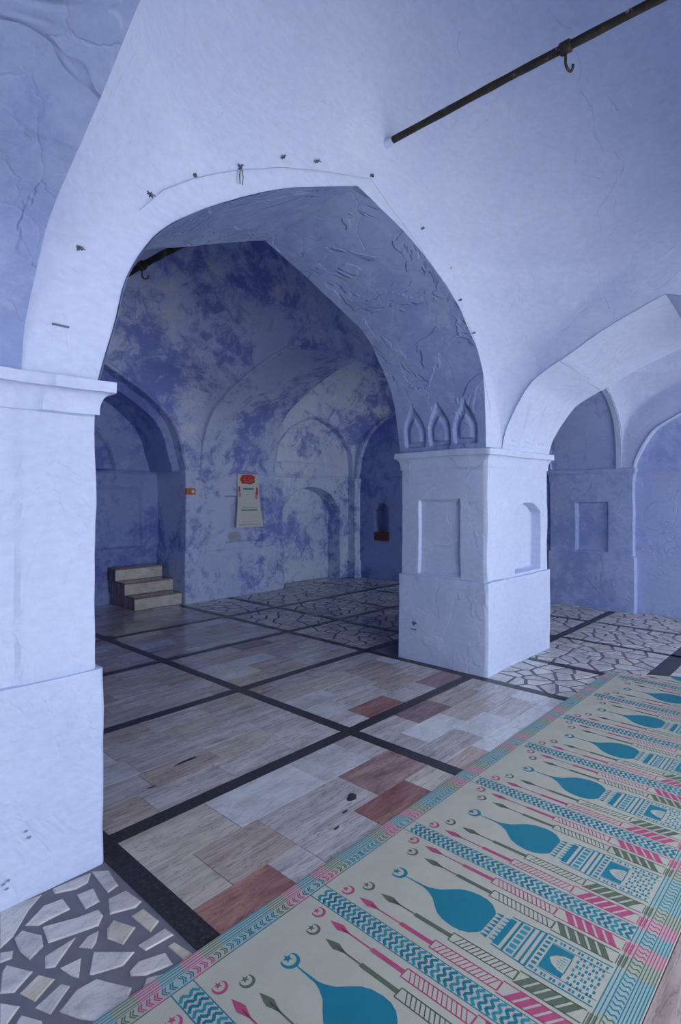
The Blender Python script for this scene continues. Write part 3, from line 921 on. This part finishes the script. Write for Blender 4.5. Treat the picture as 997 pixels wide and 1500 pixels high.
for a, b in xe:
    for ya, yb in ((0.67, 1.205), (1.355, 2.365)):
        if b < 5.0 and ya < 1: continue
        stones += voronoi(a, b, ya, 2.30 if (b < 5.5 and yb > 2) else yb, 0.135, 0.026, rv)
for a, b in xe:
    for ya, yb in ((2.455, 3.505), (3.595, 4.625), (4.715, 5.755), (5.845, 6.86)):
        if ya < 3 and b < 5.97: continue
        stones += voronoi(max(a, 5.52) if ya < 3 else a, b, ya, yb, 0.15, 0.026, rv)
stones += voronoi(6.1, 7.5, 6.9, 7.2, 0.15, 0.026, rv)
left = voronoi(-2.5, 1.04, 0.47, 2.30, 0.15, 0.035, rv)
def proj(x, y):
    d = x * FW[0] + y * FW[1]; l = x * RT[0] + y * RT[1]
    if d < 0.05: return None
    return (498.5 + F * l / d, HOR + F * HC / d)
for q in left:
    cx = sum(p[0] for p in q) / len(q); cy = sum(p[1] for p in q) / len(q)
    pr = [proj(*p) for p in q]
    if any(p and -12 < p[0] < 997 and p[1] < 1515 for p in pr): continue
    if cx > 0.3 and cy < 1.6: continue
    stones.append(q)
def shown(q):
    pr = [proj(*p) for p in q]
    if any(p is None for p in pr): return 0
    xs_ = [p[0] for p in pr]; ys_ = [p[1] for p in pr]
    if max(xs_) < 0 or min(xs_) > 997 or min(ys_) > 1500: return 0
    return (max(xs_) - min(xs_)) * (max(ys_) - min(ys_))
stones.sort(key=shown, reverse=True)
NS = 270
for q in stones[:NS]:
    piece('paving_stone', q, M_CREAMSTONE if rv.random() < .12 else M_PAVESTONE, rv.uniform(-.0015, .0015), 0.005)
V = []; Fs = []
for q in stones[NS:]:
    area = sum(a[0] * b[1] - b[0] * a[1] for a, b in zip(q, q[1:] + q[:1]))
    if area < 0: q = q[::-1]
    v, f = slab(q, -0.012, rv.uniform(-.0015, .0015), 0.005)
    k = len(V); V += v; Fs += [tuple(i + k for i in t) for t in f]
o = obj('paving_stone_field', mesh('paving_stone_field', V, Fs), M_PAVESTONE, floor); o['kind'] = 'stuff'

# ------------------------------------------------------------------ prayer rug
RX0, RX1, RY0, RY1 = 0.36, 5.90, 0.47, 1.61
RZ = 0.006
rug = tag(empty('prayer_rug', (RX0, RY0, 0)), 'long cream straw prayer mat with teal domes, pink and green minarets', 'rug')
# folded corner: the far end runs off at a slant
CUT_A, CUT_B = (5.04, 1.61), (5.62, 0.60)
def keep(x, y):       # positive on the near side of the slanted end
    return (CUT_B[0] - CUT_A[0]) * (y - CUT_A[1]) - (CUT_B[1] - CUT_A[1]) * (x - CUT_A[0])
KS = -1 if keep(2, 1.0) < 0 else 1
bm = bmesh.new()
outl = [(RX0, RY0), (5.70, RY0), CUT_B, CUT_A, (RX0, RY1)]
bot = [bm.verts.new((x - RX0, y - RY0, 0.001)) for x, y in outl]
topv = [bm.verts.new((x - RX0, y - RY0, RZ)) for x, y in outl]
bm.faces.new(topv)
bm.faces.new(bot[::-1])
for i in range(len(outl)):
    j = (i + 1) % len(outl)
    bm.faces.new((bot[i], bot[j], topv[j], topv[i]))
me = bpy.data.meshes.new('mat_base'); bm.to_mesh(me); bm.free()
obj('mat_base', me, RUGC['cream'], rug)

MK = list(RUGC)
class Print:
    """flat woven motifs as thin faces on the mat"""
    def __init__(s): s.V = []; s.F = []; s.M = []
    def poly(s, pts, m, lv=1):
        a = sum(p[0] * q[1] - q[0] * p[1] for p, q in zip(pts, pts[1:] + pts[:1]))
        if a < 0: pts = pts[::-1]
        k = len(s.V)
        s.V += [(x, y, RZ + 0.0003 * lv) for x, y in pts]
        s.F.append(tuple(range(k, k + len(pts)))); s.M.append(MK.index(m))
    def rect(s, x0, x1, y0, y1, m, lv=1): s.poly([(x0, y0), (x1, y0), (x1, y1), (x0, y1)], m, lv)
    def line(s, p, q, w, m, lv=1):
        dx, dy = q[0] - p[0], q[1] - p[1]; L = math.hypot(dx, dy) or 1
        nx, ny = -dy / L * w / 2, dx / L * w / 2
        s.poly([(p[0] + nx, p[1] + ny), (q[0] + nx, q[1] + ny), (q[0] - nx, q[1] - ny), (p[0] - nx, p[1] - ny)], m, lv)
    def path(s, P, w, m, lv=1):
        for p, q in zip(P, P[1:]): s.line(p, q, w, m, lv)
    def clip(s, f):
        """keep the part of every face where f(x, y) >= 0 (f linear)"""
        V = []; F_ = []; M_ = []
        for fc, m in zip(s.F, s.M):
            P = [s.V[i] for i in fc]; new = []
            for p, q in zip(P, P[1:] + P[:1]):
                a, b = f(p[0], p[1]), f(q[0], q[1])
                if a >= 0: new.append(p)
                if a * b < 0:
                    t = a / (a - b); new.append((p[0] + (q[0] - p[0]) * t, p[1] + (q[1] - p[1]) * t, p[2]))
            if len(new) >= 3:
                k = len(V); V += new; F_.append(tuple(range(k, k + len(new)))); M_.append(m)
        s.V, s.F, s.M = V, F_, M_
    def mesh(s, name):
        me = bpy.data.meshes.new(name); me.from_pydata(s.V, [], s.F); me.update()
        for k in MK: me.materials.append(RUGC[k])
        me.polygons.foreach_set('material_index', s.M)
        return me

COLS = [(-.29, -.25, 'teal'), (-.25, -.178, 'pink'), (-.178, -.103, 'green'), (-.103, .103, 'teal'), (.103, .178, 'green'), (.178, .25, 'pink'), (.25, .29, 'teal')]
def colof(x):
    for a, b, c in COLS:
        if a <= x < b: return c
    return 'teal'
def crescent(P, x, y, r, m):
    pts = []
    for i in range(17):
        t = math.radians(-215 + 250 * i / 16); pts.append((x + r * math.cos(t), y + r * math.sin(t)))
    inn = []
    for i in range(17):
        t = math.radians(35 - 250 * i / 16); inn.append((x + .74 * r * math.cos(t), y + .22 * r + .78 * r * math.sin(t)))
    for i in range(16):
        P.poly([pts[i], pts[i + 1], inn[15 - i], inn[16 - i]], m)
    sx, sy = x, y + 0.42 * r
    st = []
    for i in range(10):
        rr = r * (.58 if i % 2 == 0 else .24); t = math.radians(90 + 36 * i)
        st.append((sx + rr * math.cos(t), sy + rr * math.sin(t)))
    for i in range(10): P.poly([(sx, sy), st[i], st[(i + 1) % 10]], m)
def minaret(P, x, m, yc, yd, yt0, yt1, yo, sgn):
    crescent(P, x, yc, 0.025, m)
    dh, dw = 0.05, 0.0155
    d1 = [(x, yd + dh), (x + dw * .75, yd + .018), (x + dw, yd), (x + dw * .55, yd - .02), (x, yd - dh), (x - dw * .55, yd - .02), (x - dw, yd), (x - dw * .75, yd + .018)]
    P.poly(d1, m)
    P.line((x, yd), (x, yt0), 0.006, m)
    P.rect(x - .009, x + .009, yt1, yt0, m)
    hw = 0.020
    for e in (-1, 1): P.line((x + e * hw, yt1), (x + e * hw, yo), 0.0045, m)
    P.line((x - hw, yt1), (x + hw, yt1), .0045, m); P.line((x - hw, yo), (x + hw, yo), .006, m)
    y = yo + .012
    while y < yt1 - .03:
        P.line((x - hw, y if sgn > 0 else y + .02), (x + hw, y + .02 if sgn > 0 else y), 0.0036, m); y += .0165
    hw = 0.0265
    for e in (-1, 1): P.line((x + e * hw, yo), (x + e * hw, .125), 0.005, m)
    y = .135
    while y < yo - .055:
        lo, hi = (0, .034) if sgn > 0 else (.034, 0)
        P.poly([(x - hw, y + lo), (x + hw, y + hi), (x + hw, y + hi + .0245), (x - hw, y + lo + .0245)], m); y += .0335
    for k in range(5): P.line((x - hw, .12 - .006 * k), (x + hw, .12 - .006 * k), .003, m)

def make_panel(rep=0):
    P = Print()
    for a, b, c in COLS:
        P.rect(a, b, 1.052, 1.14, 't' + c, 0.4); P.rect(a, b, 0.0, 0.112, 't' + c, 0.4)
        for y in (1.136, 1.127, 1.117, 1.106): P.line((a, y), (b, y), .0036, c)
        P.line((a, 1.054), (b, 1.054), .004, c); P.line((a, 1.098), (b, 1.098), .0025, c)
        for y in (.004, .012, .021, .030, .039, .048, .086, .098, .110): P.line((a, y), (b, y), .0034, c)
    # arrows of the border, pointing to the dome column
    x = -0.28
    while x < .285:
        s_ = 1 if x < 0 else -1; m = colof(x)
        for k in (0, .008):
            P.path([(x + s_ * k, 1.062), (x + s_ * (k + .010), 1.076), (x + s_ * k, 1.092)], .0042, m)
        x += .0255
    x = -0.28
    while x < .285:
        m = colof(x)
        P.path([(x, .052), (x + .010, .060), (x + .002, .070), (x + .012, .083)], .0052, m); x += .0215
    return P
def make_minaret(c, s_):
    P = Print()
    if c == 'pink': minaret(P, s_ * .212, 'pink', .970, .863, .725, .593, .35, s_)
    else: minaret(P, s_ * .142, 'green', .927, .818, .713, .564, .33, s_)
    return P
def make_dome():
    P = Print()
    crescent(P, 0, .887, .032, 'teal')
    P.poly([(-.002, .858), (.002, .858), (.005, .765), (-.005, .765)], 'teal')
    prof = [(.005, .768), (.012, .745), (.030, .712), (.058, .685), (.081, .660), (.096, .628), (.102, .590), (.100, .558), (.088, .530), (.066, .508), (.052, .50)]
    P.poly([(x, y) for x, y in prof] + [(-x, y) for x, y in prof[::-1]], 'teal')
    for k in range(7):
        xx = -.06 + .02 * k
        P.poly([(xx - .008, .475), (xx + .008, .475), (xx, .503)], 'teal')
        P.poly([(xx - .006, .450), (xx + .006, .450), (xx, .472)], 'blue')
    P.rect(-.072, .072, .428, .450, 'teal')
    for y0, y1, hw in ((.408, .416, .080), (.366, .373, .082), (.345, .352, .088), (.326, .334, .090)): P.rect(-hw, hw, y0, y1, 'teal')
    for e in (-1, 1): P.line((e * .080, .45), (e * .090, .326), .005, 'teal')
    for k in range(6):
        xx = -.066 + .0265 * k
        P.rect(xx - .009, xx + .009, .379, .402, 'blue')
    for k in range(8):
        xx = -.077 + .022 * k
        P.rect(xx - .006, xx + .006, .304, .320, 'teal')
    P.poly([(-.058, .296), (.058, .296), (.058, .225), (.040, .225), (.026, .262), (0, .284), (-.026, .262), (-.040, .225), (-.058, .225)][::-1], 'teal') if False else None
    for e in (-1, 1):
        P.poly([(0, .298), (e * .060, .298), (e * .060, .225), (e * .036, .225), (e * .034, .246), (e * .020, .270), (0, .284)], 'teal')
    for k in range(5): P.line((-.022 + .011 * k, .232), (-.022 + .011 * k, .262 - abs(k - 2) * .006), .0028, 'blue')
    P.line((-.036, .225), (.036, .225), .004, 'teal')
    for e in (-1, 1):
        P.line((e * .094, .326), (e * .094, .118), .005, 'teal')
        P.line((e * .064, .30), (e * .064, .118), .003, 'teal')
    y = .128; r = 0
    while y < .300:
        for k in range(9):
            xx = -.080 + .020 * k
            if abs(xx) < .062 and y > .212: continue
            P.rect(xx - .0072, xx + .0058, y + (.004 if (k + r) % 2 else 0), y + .007 + (.004 if (k + r) % 2 else 0), 'teal' if (k + r) % 3 else 'blue')
        y += .0145; r += 1
    return P
def make_zigzag():
    P = Print()
    hw = .034
    for e in (-1, 1): P.line((e * (hw + .004), .112), (e * (hw + .004), 1.052), .0036, 'teal')
    y = .116; k = 0
    while y < 1.028:
        pts = [(-hw + 2 * hw * i / 4, y + (.018 if i % 2 else 0)) for i in range(5)]
        P.path(pts, .0105, 'blue' if k % 3 == 2 else 'teal'); y += .0235; k += 1
    return P
SUBS = [('minaret_motif', lambda: make_minaret('pink', -1)), ('minaret_motif', lambda: make_minaret('green', -1)), ('dome_motif', make_dome),
        ('minaret_motif', lambda: make_minaret('green', 1)), ('minaret_motif', lambda: make_minaret('pink', 1))]
pan_me = make_panel().mesh('prayer_panel'); zig_me = make_zigzag().mesh('zigzag_band')
sub_me = [f().mesh(n) for n, f in SUBS]
k = 0
CX0 = 1.229
for i in range(-1, 8):
    cx = CX0 + .58 * i
    for kind, xc in (('prayer_panel', cx), ('zigzag_band', cx - .29)):
        lx = xc - RX0
        ext = .29 if kind == 'prayer_panel' else .04
        if xc - ext < RX0 - 0.001: 
            continue
        cut = xc + ext > 4.98
        def clipped(P, name):
            P.clip(lambda x, y: KS * keep(x + xc, y + RY0))
            P.clip(lambda x, y: 5.69 - (x + xc))
            return P.mesh(name) if P.F else None
        if cut: me = clipped(make_panel() if kind == 'prayer_panel' else make_zigzag(), kind)
        else: me = pan_me if kind == 'prayer_panel' else zig_me
        if me is None: continue
        po_ = obj(kind, me, None, rug, (lx, 0, 0))
        po_['kind'] = 'stuff'
        if kind == 'prayer_panel':
            for (n_, f_), sm in zip(SUBS, sub_me):
                m2 = clipped(f_(), n_) if cut else sm
                if m2: obj(n_, m2, None, po_)['kind'] = 'stuff'

# ------------------------------------------------------------------ iron tie rods
def tie_rod(X, Z, ya, yb, r, hooks, label):
    root = tag(empty('tie_rod', (X, ya, Z)), label, 'iron rod')
    n = 60
    pts = []
    for i in range(n + 1):
        y = (yb - ya) * i / n
        v = noise.noise_vector(Vector((X * 3, y * 0.8, Z))) * 0.012
        pts.append((v.x, y, v.z))
    obj('rod', tube_mesh('rod', pts, r, 10, True, [r * (1 + .10 * noise.noise(Vector((y[1] * 9, X, Z)))) for y in pts]), M_RUST, root)
    for hy in hooks:
        y = hy - ya
        col = tube_mesh('collar', [(0, y - .03, 0), (0, y - .022, 0), (0, y + .022, 0), (0, y + .03, 0)], r, 12, True, [r * 1.15, r * 1.5, r * 1.5, r * 1.15])
        c = obj('collar', col, M_RUST, root)
        hp = [(0, y, -r * 1.2), (0, y, -r * 1.2 - .035)]
        for i in range(11):
            t = math.radians(180 + 215 * i / 10)
            hp.append((0.026 + 0.026 * math.cos(t), y - .002 * i, -r * 1.2 - .05 + 0.026 * math.sin(t) - 0.006))
        obj('hook', tube_mesh('hook', hp, .007, 8), M_RUST, root)
    return root
pf = on_y(565, 210, 2.27)
RXF, RZF = pf.x, pf.z
hk = on_x(828, 80, RXF)
tie_rod(RXF, RZF, -0.16, 2.29, 0.021, [hk.y], 'dark rusty iron tie rod with a hanging hook above the big arch')
pb = on_x(232, 376, X_C)
hb = on_x(208, 396, X_C)
tie_rod(X_C, pb.z, 3.2, 6.8, 0.030, [hb.y], 'dark iron tie rod crossing the vault of the dim back bay')
# plaster collar where the front rod enters the wall
child('rod_socket', tube_mesh('rod_socket', [(RXF, 2.33, RZF), (RXF, 2.255, RZF - .002), (RXF, 2.215, RZF)], .03, 12, True, [.040, .030, .022]), M_LIGHT, w_arc)

# ------------------------------------------------------------------ wire knots, nails and thread along the arch
rk = random.Random(11)
def knot(p, size, nrm, label, group, n=5, drop=0.0):
    mes = []
    for k in range(n):
        a = rk.uniform(0, 2 * math.pi); L = size * rk.uniform(.45, .85)
        t1 = Vector((math.cos(a), 0, math.sin(a))) if nrm == 'y' else Vector((0, math.cos(a), math.sin(a)))
        ou = Vector((0, -1, 0)) if nrm == 'y' else Vector((-1, 0, 0))
        pts = [-t1 * L * .4 + ou * .006, ou * .02 + Vector((0, 0, rk.uniform(-.006, .006))), t1 * L * .5 + ou * rk.uniform(.008, .025)]
        mes.append(tube_mesh('w', pts, .0026, 5))
    if drop:
        ou = Vector((0, -.018, 0)) if nrm == 'y' else Vector((-.018, 0, 0))
        for e in (-.012, .012):
            side = Vector((e, 0, 0)) if nrm == 'y' else Vector((0, e, 0))
            mes.append(tube_mesh('w', [ou, ou + side + Vector((0, 0, -drop * .5)), ou + side * .6 + Vector((0, 0, -drop))], .0028, 5))
    # the nail it is tied to
    ou = Vector((0, -1, 0)) if nrm == 'y' else Vector((-1, 0, 0))
    mes.append(tube_mesh('w', [ou * -.02, ou * .024], .004, 6))
    o = obj('wire_knot', join_meshes('wire_knot', mes), M_WIRE)
    o.location = p
    tag(o, label, 'wire', group)
    return o
GR = 'wire knots along the big arch'
LB = 'small dark twist of wire on a nail around the big arch'
for px, py, s_, lb in ((115, 365, .045, 'wire twist out on the plain spandrel, between the staple and the arch thread'),
                       (218, 287, .05, 'bushy wire twist at the lower end of the thread over the big arch'),
                       (283, 258, .035, 'small upright wire twist on the thread, next to the bushy one'),
                       (413, 231, .04, 'wire twist above the thread, next to the large dangling twist'),
                       (463, 237, .042, 'flat wire twist above the thread, last before the point of the arch'),
                       (543, 258, .032, 'tiny wire twist right above the point of the big arch'),
                       (617, 335, .03, 'dark wire twist on the pillar side of the arch, highest of four'),
                       (657, 393, .035, 'wire twist on the pillar side of the arch, second below its point'),
                       (672, 440, .026, 'tiny wire twist on the pillar side of the arch, third below its point'),
                       (692, 488, .026, 'tiny wire twist on the pillar side of the arch, lowest of four')):
    knot(on_y(px, py, Y_W0 - .004), s_, 'y', lb, GR)
knot(on_y(350, 247, Y_W0 - .004), .055, 'y', 'large wire twist with two dangling ends above the big arch', None, 7, .085)
st = on_y(88, 478, Y_W0 - .004)
o = obj('iron_staple', tube_mesh('iron_staple', [(-.03, .012, .002), (-.028, -.012, .002), (0, -.014, 0), (.028, -.012, .001), (.03, .012, .001)], .0035, 6), M_WIRE); o.location = st
tag(o, 'short horizontal iron staple in the pale pier above its cornice', 'staple')
THP = [(205, 308), (240, 278), (283, 262), (318, 254), (350, 249), (413, 245), (470, 250), (543, 262), (569, 300), (599, 339), (631, 386), (671, 447), (692, 488), (706, 540), (718, 600)]
tp = [on_y(a, b, Y_W0 - .026) for a, b in THP]
o = obj('thread', tube_mesh('thread', [p - tp[0] for p in tp], .0016, 5), M_THREAD); o.location = tp[0]
tag(o, 'thin grey thread strung from nail to nail around the big arch', 'thread')
for px, py, s_, lb in ((908, 581, .06, 'flat bent wire beside the narrow end arch, highest of three'), (915, 608, .055, 'bent wire beside the narrow end arch, middle one of three')):
    knot(on_y(px, py, Y_W0 - .006), s_, 'y', lb, 'bent wires beside the end arch')
knot(on_y(919, 632, Y_W0 - .006), .07, 'y', 'bent wire with a hanging end, lowest beside the narrow end arch', None, drop=.10)

# cracks and lifted edges of the limewash on the vault, laid onto the surface itself
from mathutils.bvhtree import BVHTree
def vault_tree():
    V = []; Fs = []
    for o in ceil.children:
        if o.name.startswith('vault_quarter'):
            k = len(V); V += [v.co.copy() for v in o.data.vertices]
            Fs += [tuple(i + k for i in p.vertices) for p in o.data.polygons]
    return BVHTree.FromPolygons(V, Fs)
BV = vault_tree()
CR = [[(690, 150), (705, 200), (700, 260), (735, 310), (745, 370), (740, 385), (755, 410), (770, 440), (800, 445), (830, 475), (825, 510), (800, 545), (780, 580), (755, 620), (765, 660), (760, 690)],
      [(690, 440), (690, 500), (740, 515), (790, 525)], [(780, 280), (800, 310), (820, 330)], [(350, 90), (345, 130), (352, 180)], [(610, 30), (640, 70), (690, 90)]]
for q in CR:
    pts = []
    fine = []
    for (a, b), (c, d) in zip(q, q[1:]):
        for i in range(4): fine.append((a + (c - a) * i / 4 + rk.uniform(-3, 3), b + (d - b) * i / 4 + rk.uniform(-3, 3)))
    for x_, y_ in fine:
        d = Vector(ray(497 + x_ / 1.994, y_ / 1.994)).normalized()
        hit = BV.ray_cast(Vector((0, 0, HC)), d)
        if hit[0]: pts.append(hit[0])
    if len(pts) > 3:
        child('plaster_ridge', tube_mesh('plaster_ridge', pts, .0045, 5, True, [.0045 * rk.uniform(.5, 1.3) for _ in pts]), M_LIGHT, ceil)

# ------------------------------------------------------------------ marble steps in the recess
steps = tag(empty('marble_steps', (3.9, 7.2, 0)), 'three white marble steps in the dark arched recess', 'steps')
SX = [(3.58, 4.262, 6.93), (3.555, 4.262, 7.15), (3.54, 4.225, 7.38)]
M_SIDE = M_BROWNMARBLE
for i, (xa, xb, y) in enumerate(SX):
    z0, z1 = i * .17, (i + 1) * .17
    core = obj('step', box_mesh('step', xa - 3.9, xb - 3.9, y + .012 - 7.2, 7.60 - 7.2, z0, z1 - .022, .004), M_DARKMARBLE, steps)
    t = obj('tread', box_mesh('tread', xa - 3.905, xb - 3.9, y - .010 - 7.2, 7.60 - 7.2, z1 - .022, z1, .004), M_DARKMARBLE, core)
    r = obj('riser', box_mesh('riser', xa - 3.9, xb - 3.9, y - 7.2, y + .012 - 7.2, z0 + .004, z1 - .024, .002), M_STEP, core)

# ------------------------------------------------------------------ wall calendar
cal_tl = on_y(343, 693, Y_B - .03); cal_br = on_y(383, 771, Y_B - .03)
CX = (cal_tl.x + cal_br.x) / 2; CW = .49
cal = tag(empty('wall_calendar', (CX, Y_B - .022, cal_br.z)), 'white paper wall calendar with red heading on the worn blue pier', 'calendar')
H = cal_tl.z - cal_br.z
def sheet(name, w0, w1, z0, z1, y0, y1, mat, parent, x=0.0, th=.003):
    """leaf that may be wider below than above and lean out from the wall"""
    V = []
    for d in (0, th):
        V += [(x - w0 / 2, y0 - d, z0), (x + w0 / 2, y0 - d, z0), (x + w1 / 2, y1 - d, z1), (x - w1 / 2, y1 - d, z1)]
    Fs = [(3, 2, 1, 0), (4, 5, 6, 7), (0, 1, 5, 4), (1, 2, 6, 5), (2, 3, 7, 6), (3, 0, 4, 7)]
    return obj(name, mesh(name, V, Fs), mat, parent)
up = sheet('top_sheet', CW * .84, CW * .80, H * .42, H, -.020, 0, M_PAPER, cal)
lo = sheet('lower_sheet', CW * 1.06, CW * .84, 0, H * .46, -.052, -.022, M_PAPER, cal)
obj('hanging_bar', tube_mesh('hanging_bar', [(-CW * .42, -.004, H), (CW * .42, -.004, H)], .007, 8), M_GREYP, cal)
# red rounded heading made of scallops
def blob(name, cx, cz, rx, rz, y, mat, parent, lob=0.12, n=40, k=7):
    V = []; 
    for d in (0, .002):
        for i in range(n):
            t = 2 * math.pi * i / n; s_ = 1 + lob * abs(math.sin(k * t / 2)) - lob / 2
            ct, sn = math.cos(t), math.sin(t)
            V.append((cx + rx * s_ * math.copysign(abs(ct) ** .6, ct), y - d, cz + rz * s_ * math.copysign(abs(sn) ** .6, sn)))
    Fs = [tuple(range(n, 2 * n)), tuple(range(n))[::-1]] + [(i, (i + 1) % n, n + (i + 1) % n, n + i) for i in range(n)]
    return obj(name, mesh(name, V, Fs), mat, parent)
def yup(z): return -.020 * (H - z) / (H * .58) - .0042
def ylo(z): return -.052 + .030 * z / (H * .46) - .0042
hd = blob('heading_emblem', -.01, H * .89, CW * .27, H * .085, yup(H * .9) - .002, M_RED, up)
def stroke(name, pts, r, mat, parent):
    return obj(name, tube_mesh(name, pts, r, 5), mat, parent)
yy = yup(H * .9) - .006
stroke('heading_lettering', [(-.09, yy, H * .86), (-.05, yy, H * .84), (0, yy, H * .838), (.05, yy, H * .845), (.09, yy, H * .88)], .006, M_PINKP, hd)
stroke('heading_lettering', [(.02, yy, H * .93), (.0, yy, H * .90), (.03, yy, H * .87), (.055, yy, H * .90), (.04, yy, H * .94)], .005, M_PINKP, hd)
stroke('heading_lettering', [(-.07, yy, H * .93), (-.09, yy, H * .90), (-.05, yy, H * .885)], .005, M_PINKP, hd)
sheet('side_print', .034, .028, H * .66, H * .76, yup(H * .66), yup(H * .76), M_RED, up, -CW * .35, .001)
sheet('side_print', .034, .028, H * .60, H * .74, yup(H * .60), yup(H * .74), M_RED, up, CW * .33, .001)
sheet('side_print', .05, .05, H * .52, H * .66, yup(H * .52), yup(H * .66), M_PINKP, up, CW * .30, .0008)
sheet('side_print', .04, .04, H * .56, H * .65, yup(H * .56), yup(H * .65), M_PINKP, up, -CW * .33, .0008)
sheet('print_band', .20, .20, H * .695, H * .73, yup(H * .695), yup(H * .73), M_TEALP, up, 0, .001)
sheet('print_line', .07, .05, H * .60, H * .61, yup(H * .60), yup(H * .61), M_GREYP, up, -.02, .001)
sheet('print_band', .30, .30, H * .305, H * .33, ylo(H * .305), ylo(H * .33), M_GREENP, lo, 0, .001)
sheet('print_line', .42, .42, H * .045, H * .055, ylo(H * .045), ylo(H * .055), M_GREYP, lo, 0, .001)
sheet('print_line', .30, .30, H * .10, H * .106, ylo(H * .10), ylo(H * .106), M_GREYP, lo, 0, .001)
sheet('print_line', .28, .28, H * .36, H * .368, ylo(H * .36), ylo(H * .368), M_PINKP, lo, 0, .001)
# pale paper remnant under the calendar
pr = on_y(346, 789, Y_B)
V = [(-.12, 0, -.09), (-.02, -.004, -.11), (.10, 0, -.10), (.11, -.012, .03), (.07, -.006, .10), (-.10, -.004, .09), (-.135, 0, .0)]
V2 = [(x, y - .003, z) for x, y, z in V]
n = len(V)
o = obj('paper_scrap', mesh('paper_scrap', V + V2, [tuple(range(n))[::-1], tuple(range(n, 2 * n))] + [(i, (i + 1) % n, n + (i + 1) % n, n + i) for i in range(n)]), M_SCRAP)
o.location = (pr.x, Y_B + .046, pr.z)
tag(o, 'torn grey paper scrap stuck in the panel below the calendar', 'paper')
# orange plate on the recess pier
po = on_y(279, 720, Y_B)
pl = tag(empty('orange_plate', (po.x, Y_B - .002, po.z)), 'small orange enamel plate on the edge of the recess pier', 'plate')
obj('plate_body', box_mesh('plate_body', -.075, .075, -.012, .018, -.045, .045, .006), M_ORANGE, pl)
obj('plate_mark', box_mesh('plate_mark', .01, .05, -.0145, -.011, -.022, .022, .002), M_PAPER, pl)
# wooden box in the small wall niche
wb = tag(empty('wooden_box', (7.98, 6.31, 0.70)), 'low red-brown wooden box in the small dark wall niche', 'box')
obj('box_body', box_mesh('box_body', -.13, .09, -.145, .145, 0.0, .115, .006), M_BROWN, wb)
obj('box_lid', box_mesh('box_lid', -.14, .09, -.152, .152, .115, .135, .005), M_BROWN, wb)
# stain marks on the plaster
M_STAIN = simple('rose_stain', rgb(.17, .12, .26), 0.8, 0, 0.5, 40)
M_STAIN2 = simple('grey_stain', rgb(.24, .27, .38), 0.8, 0, 0.5, 40)
def stain(p, axis, a, b, mat, root, seed):
    r_ = random.Random(seed); V = []; n = 14
    for i in range(n):
        t = 2 * math.pi * i / n; k = r_.uniform(.55, 1.2)
        V.append((p.x, p.y + a * k * math.cos(t), p.z + b * k * math.sin(t)) if axis == 'x' else (p.x + a * k * math.cos(t), p.y, p.z + b * k * math.sin(t)))
    child('stain_mark', mesh('stain_mark', V, [tuple(range(n))]), mat, root)
stain(on_x(606, 913, 4.222), 'x', .028, .020, M_STAIN, w_arc, 1)
stain(on_x(606, 922, 4.222), 'x', .034, .007, M_STAIN, w_arc, 2)
for k_, (a_, b_) in enumerate(((12, 1290), (5, 1296), (10, 1302), (38, 1218), (43, 1227))):
    stain(on_y(a_, b_, Y_W0 - .0285), 'y', .008, .005, M_STAIN2, w_arc, 10 + k_)
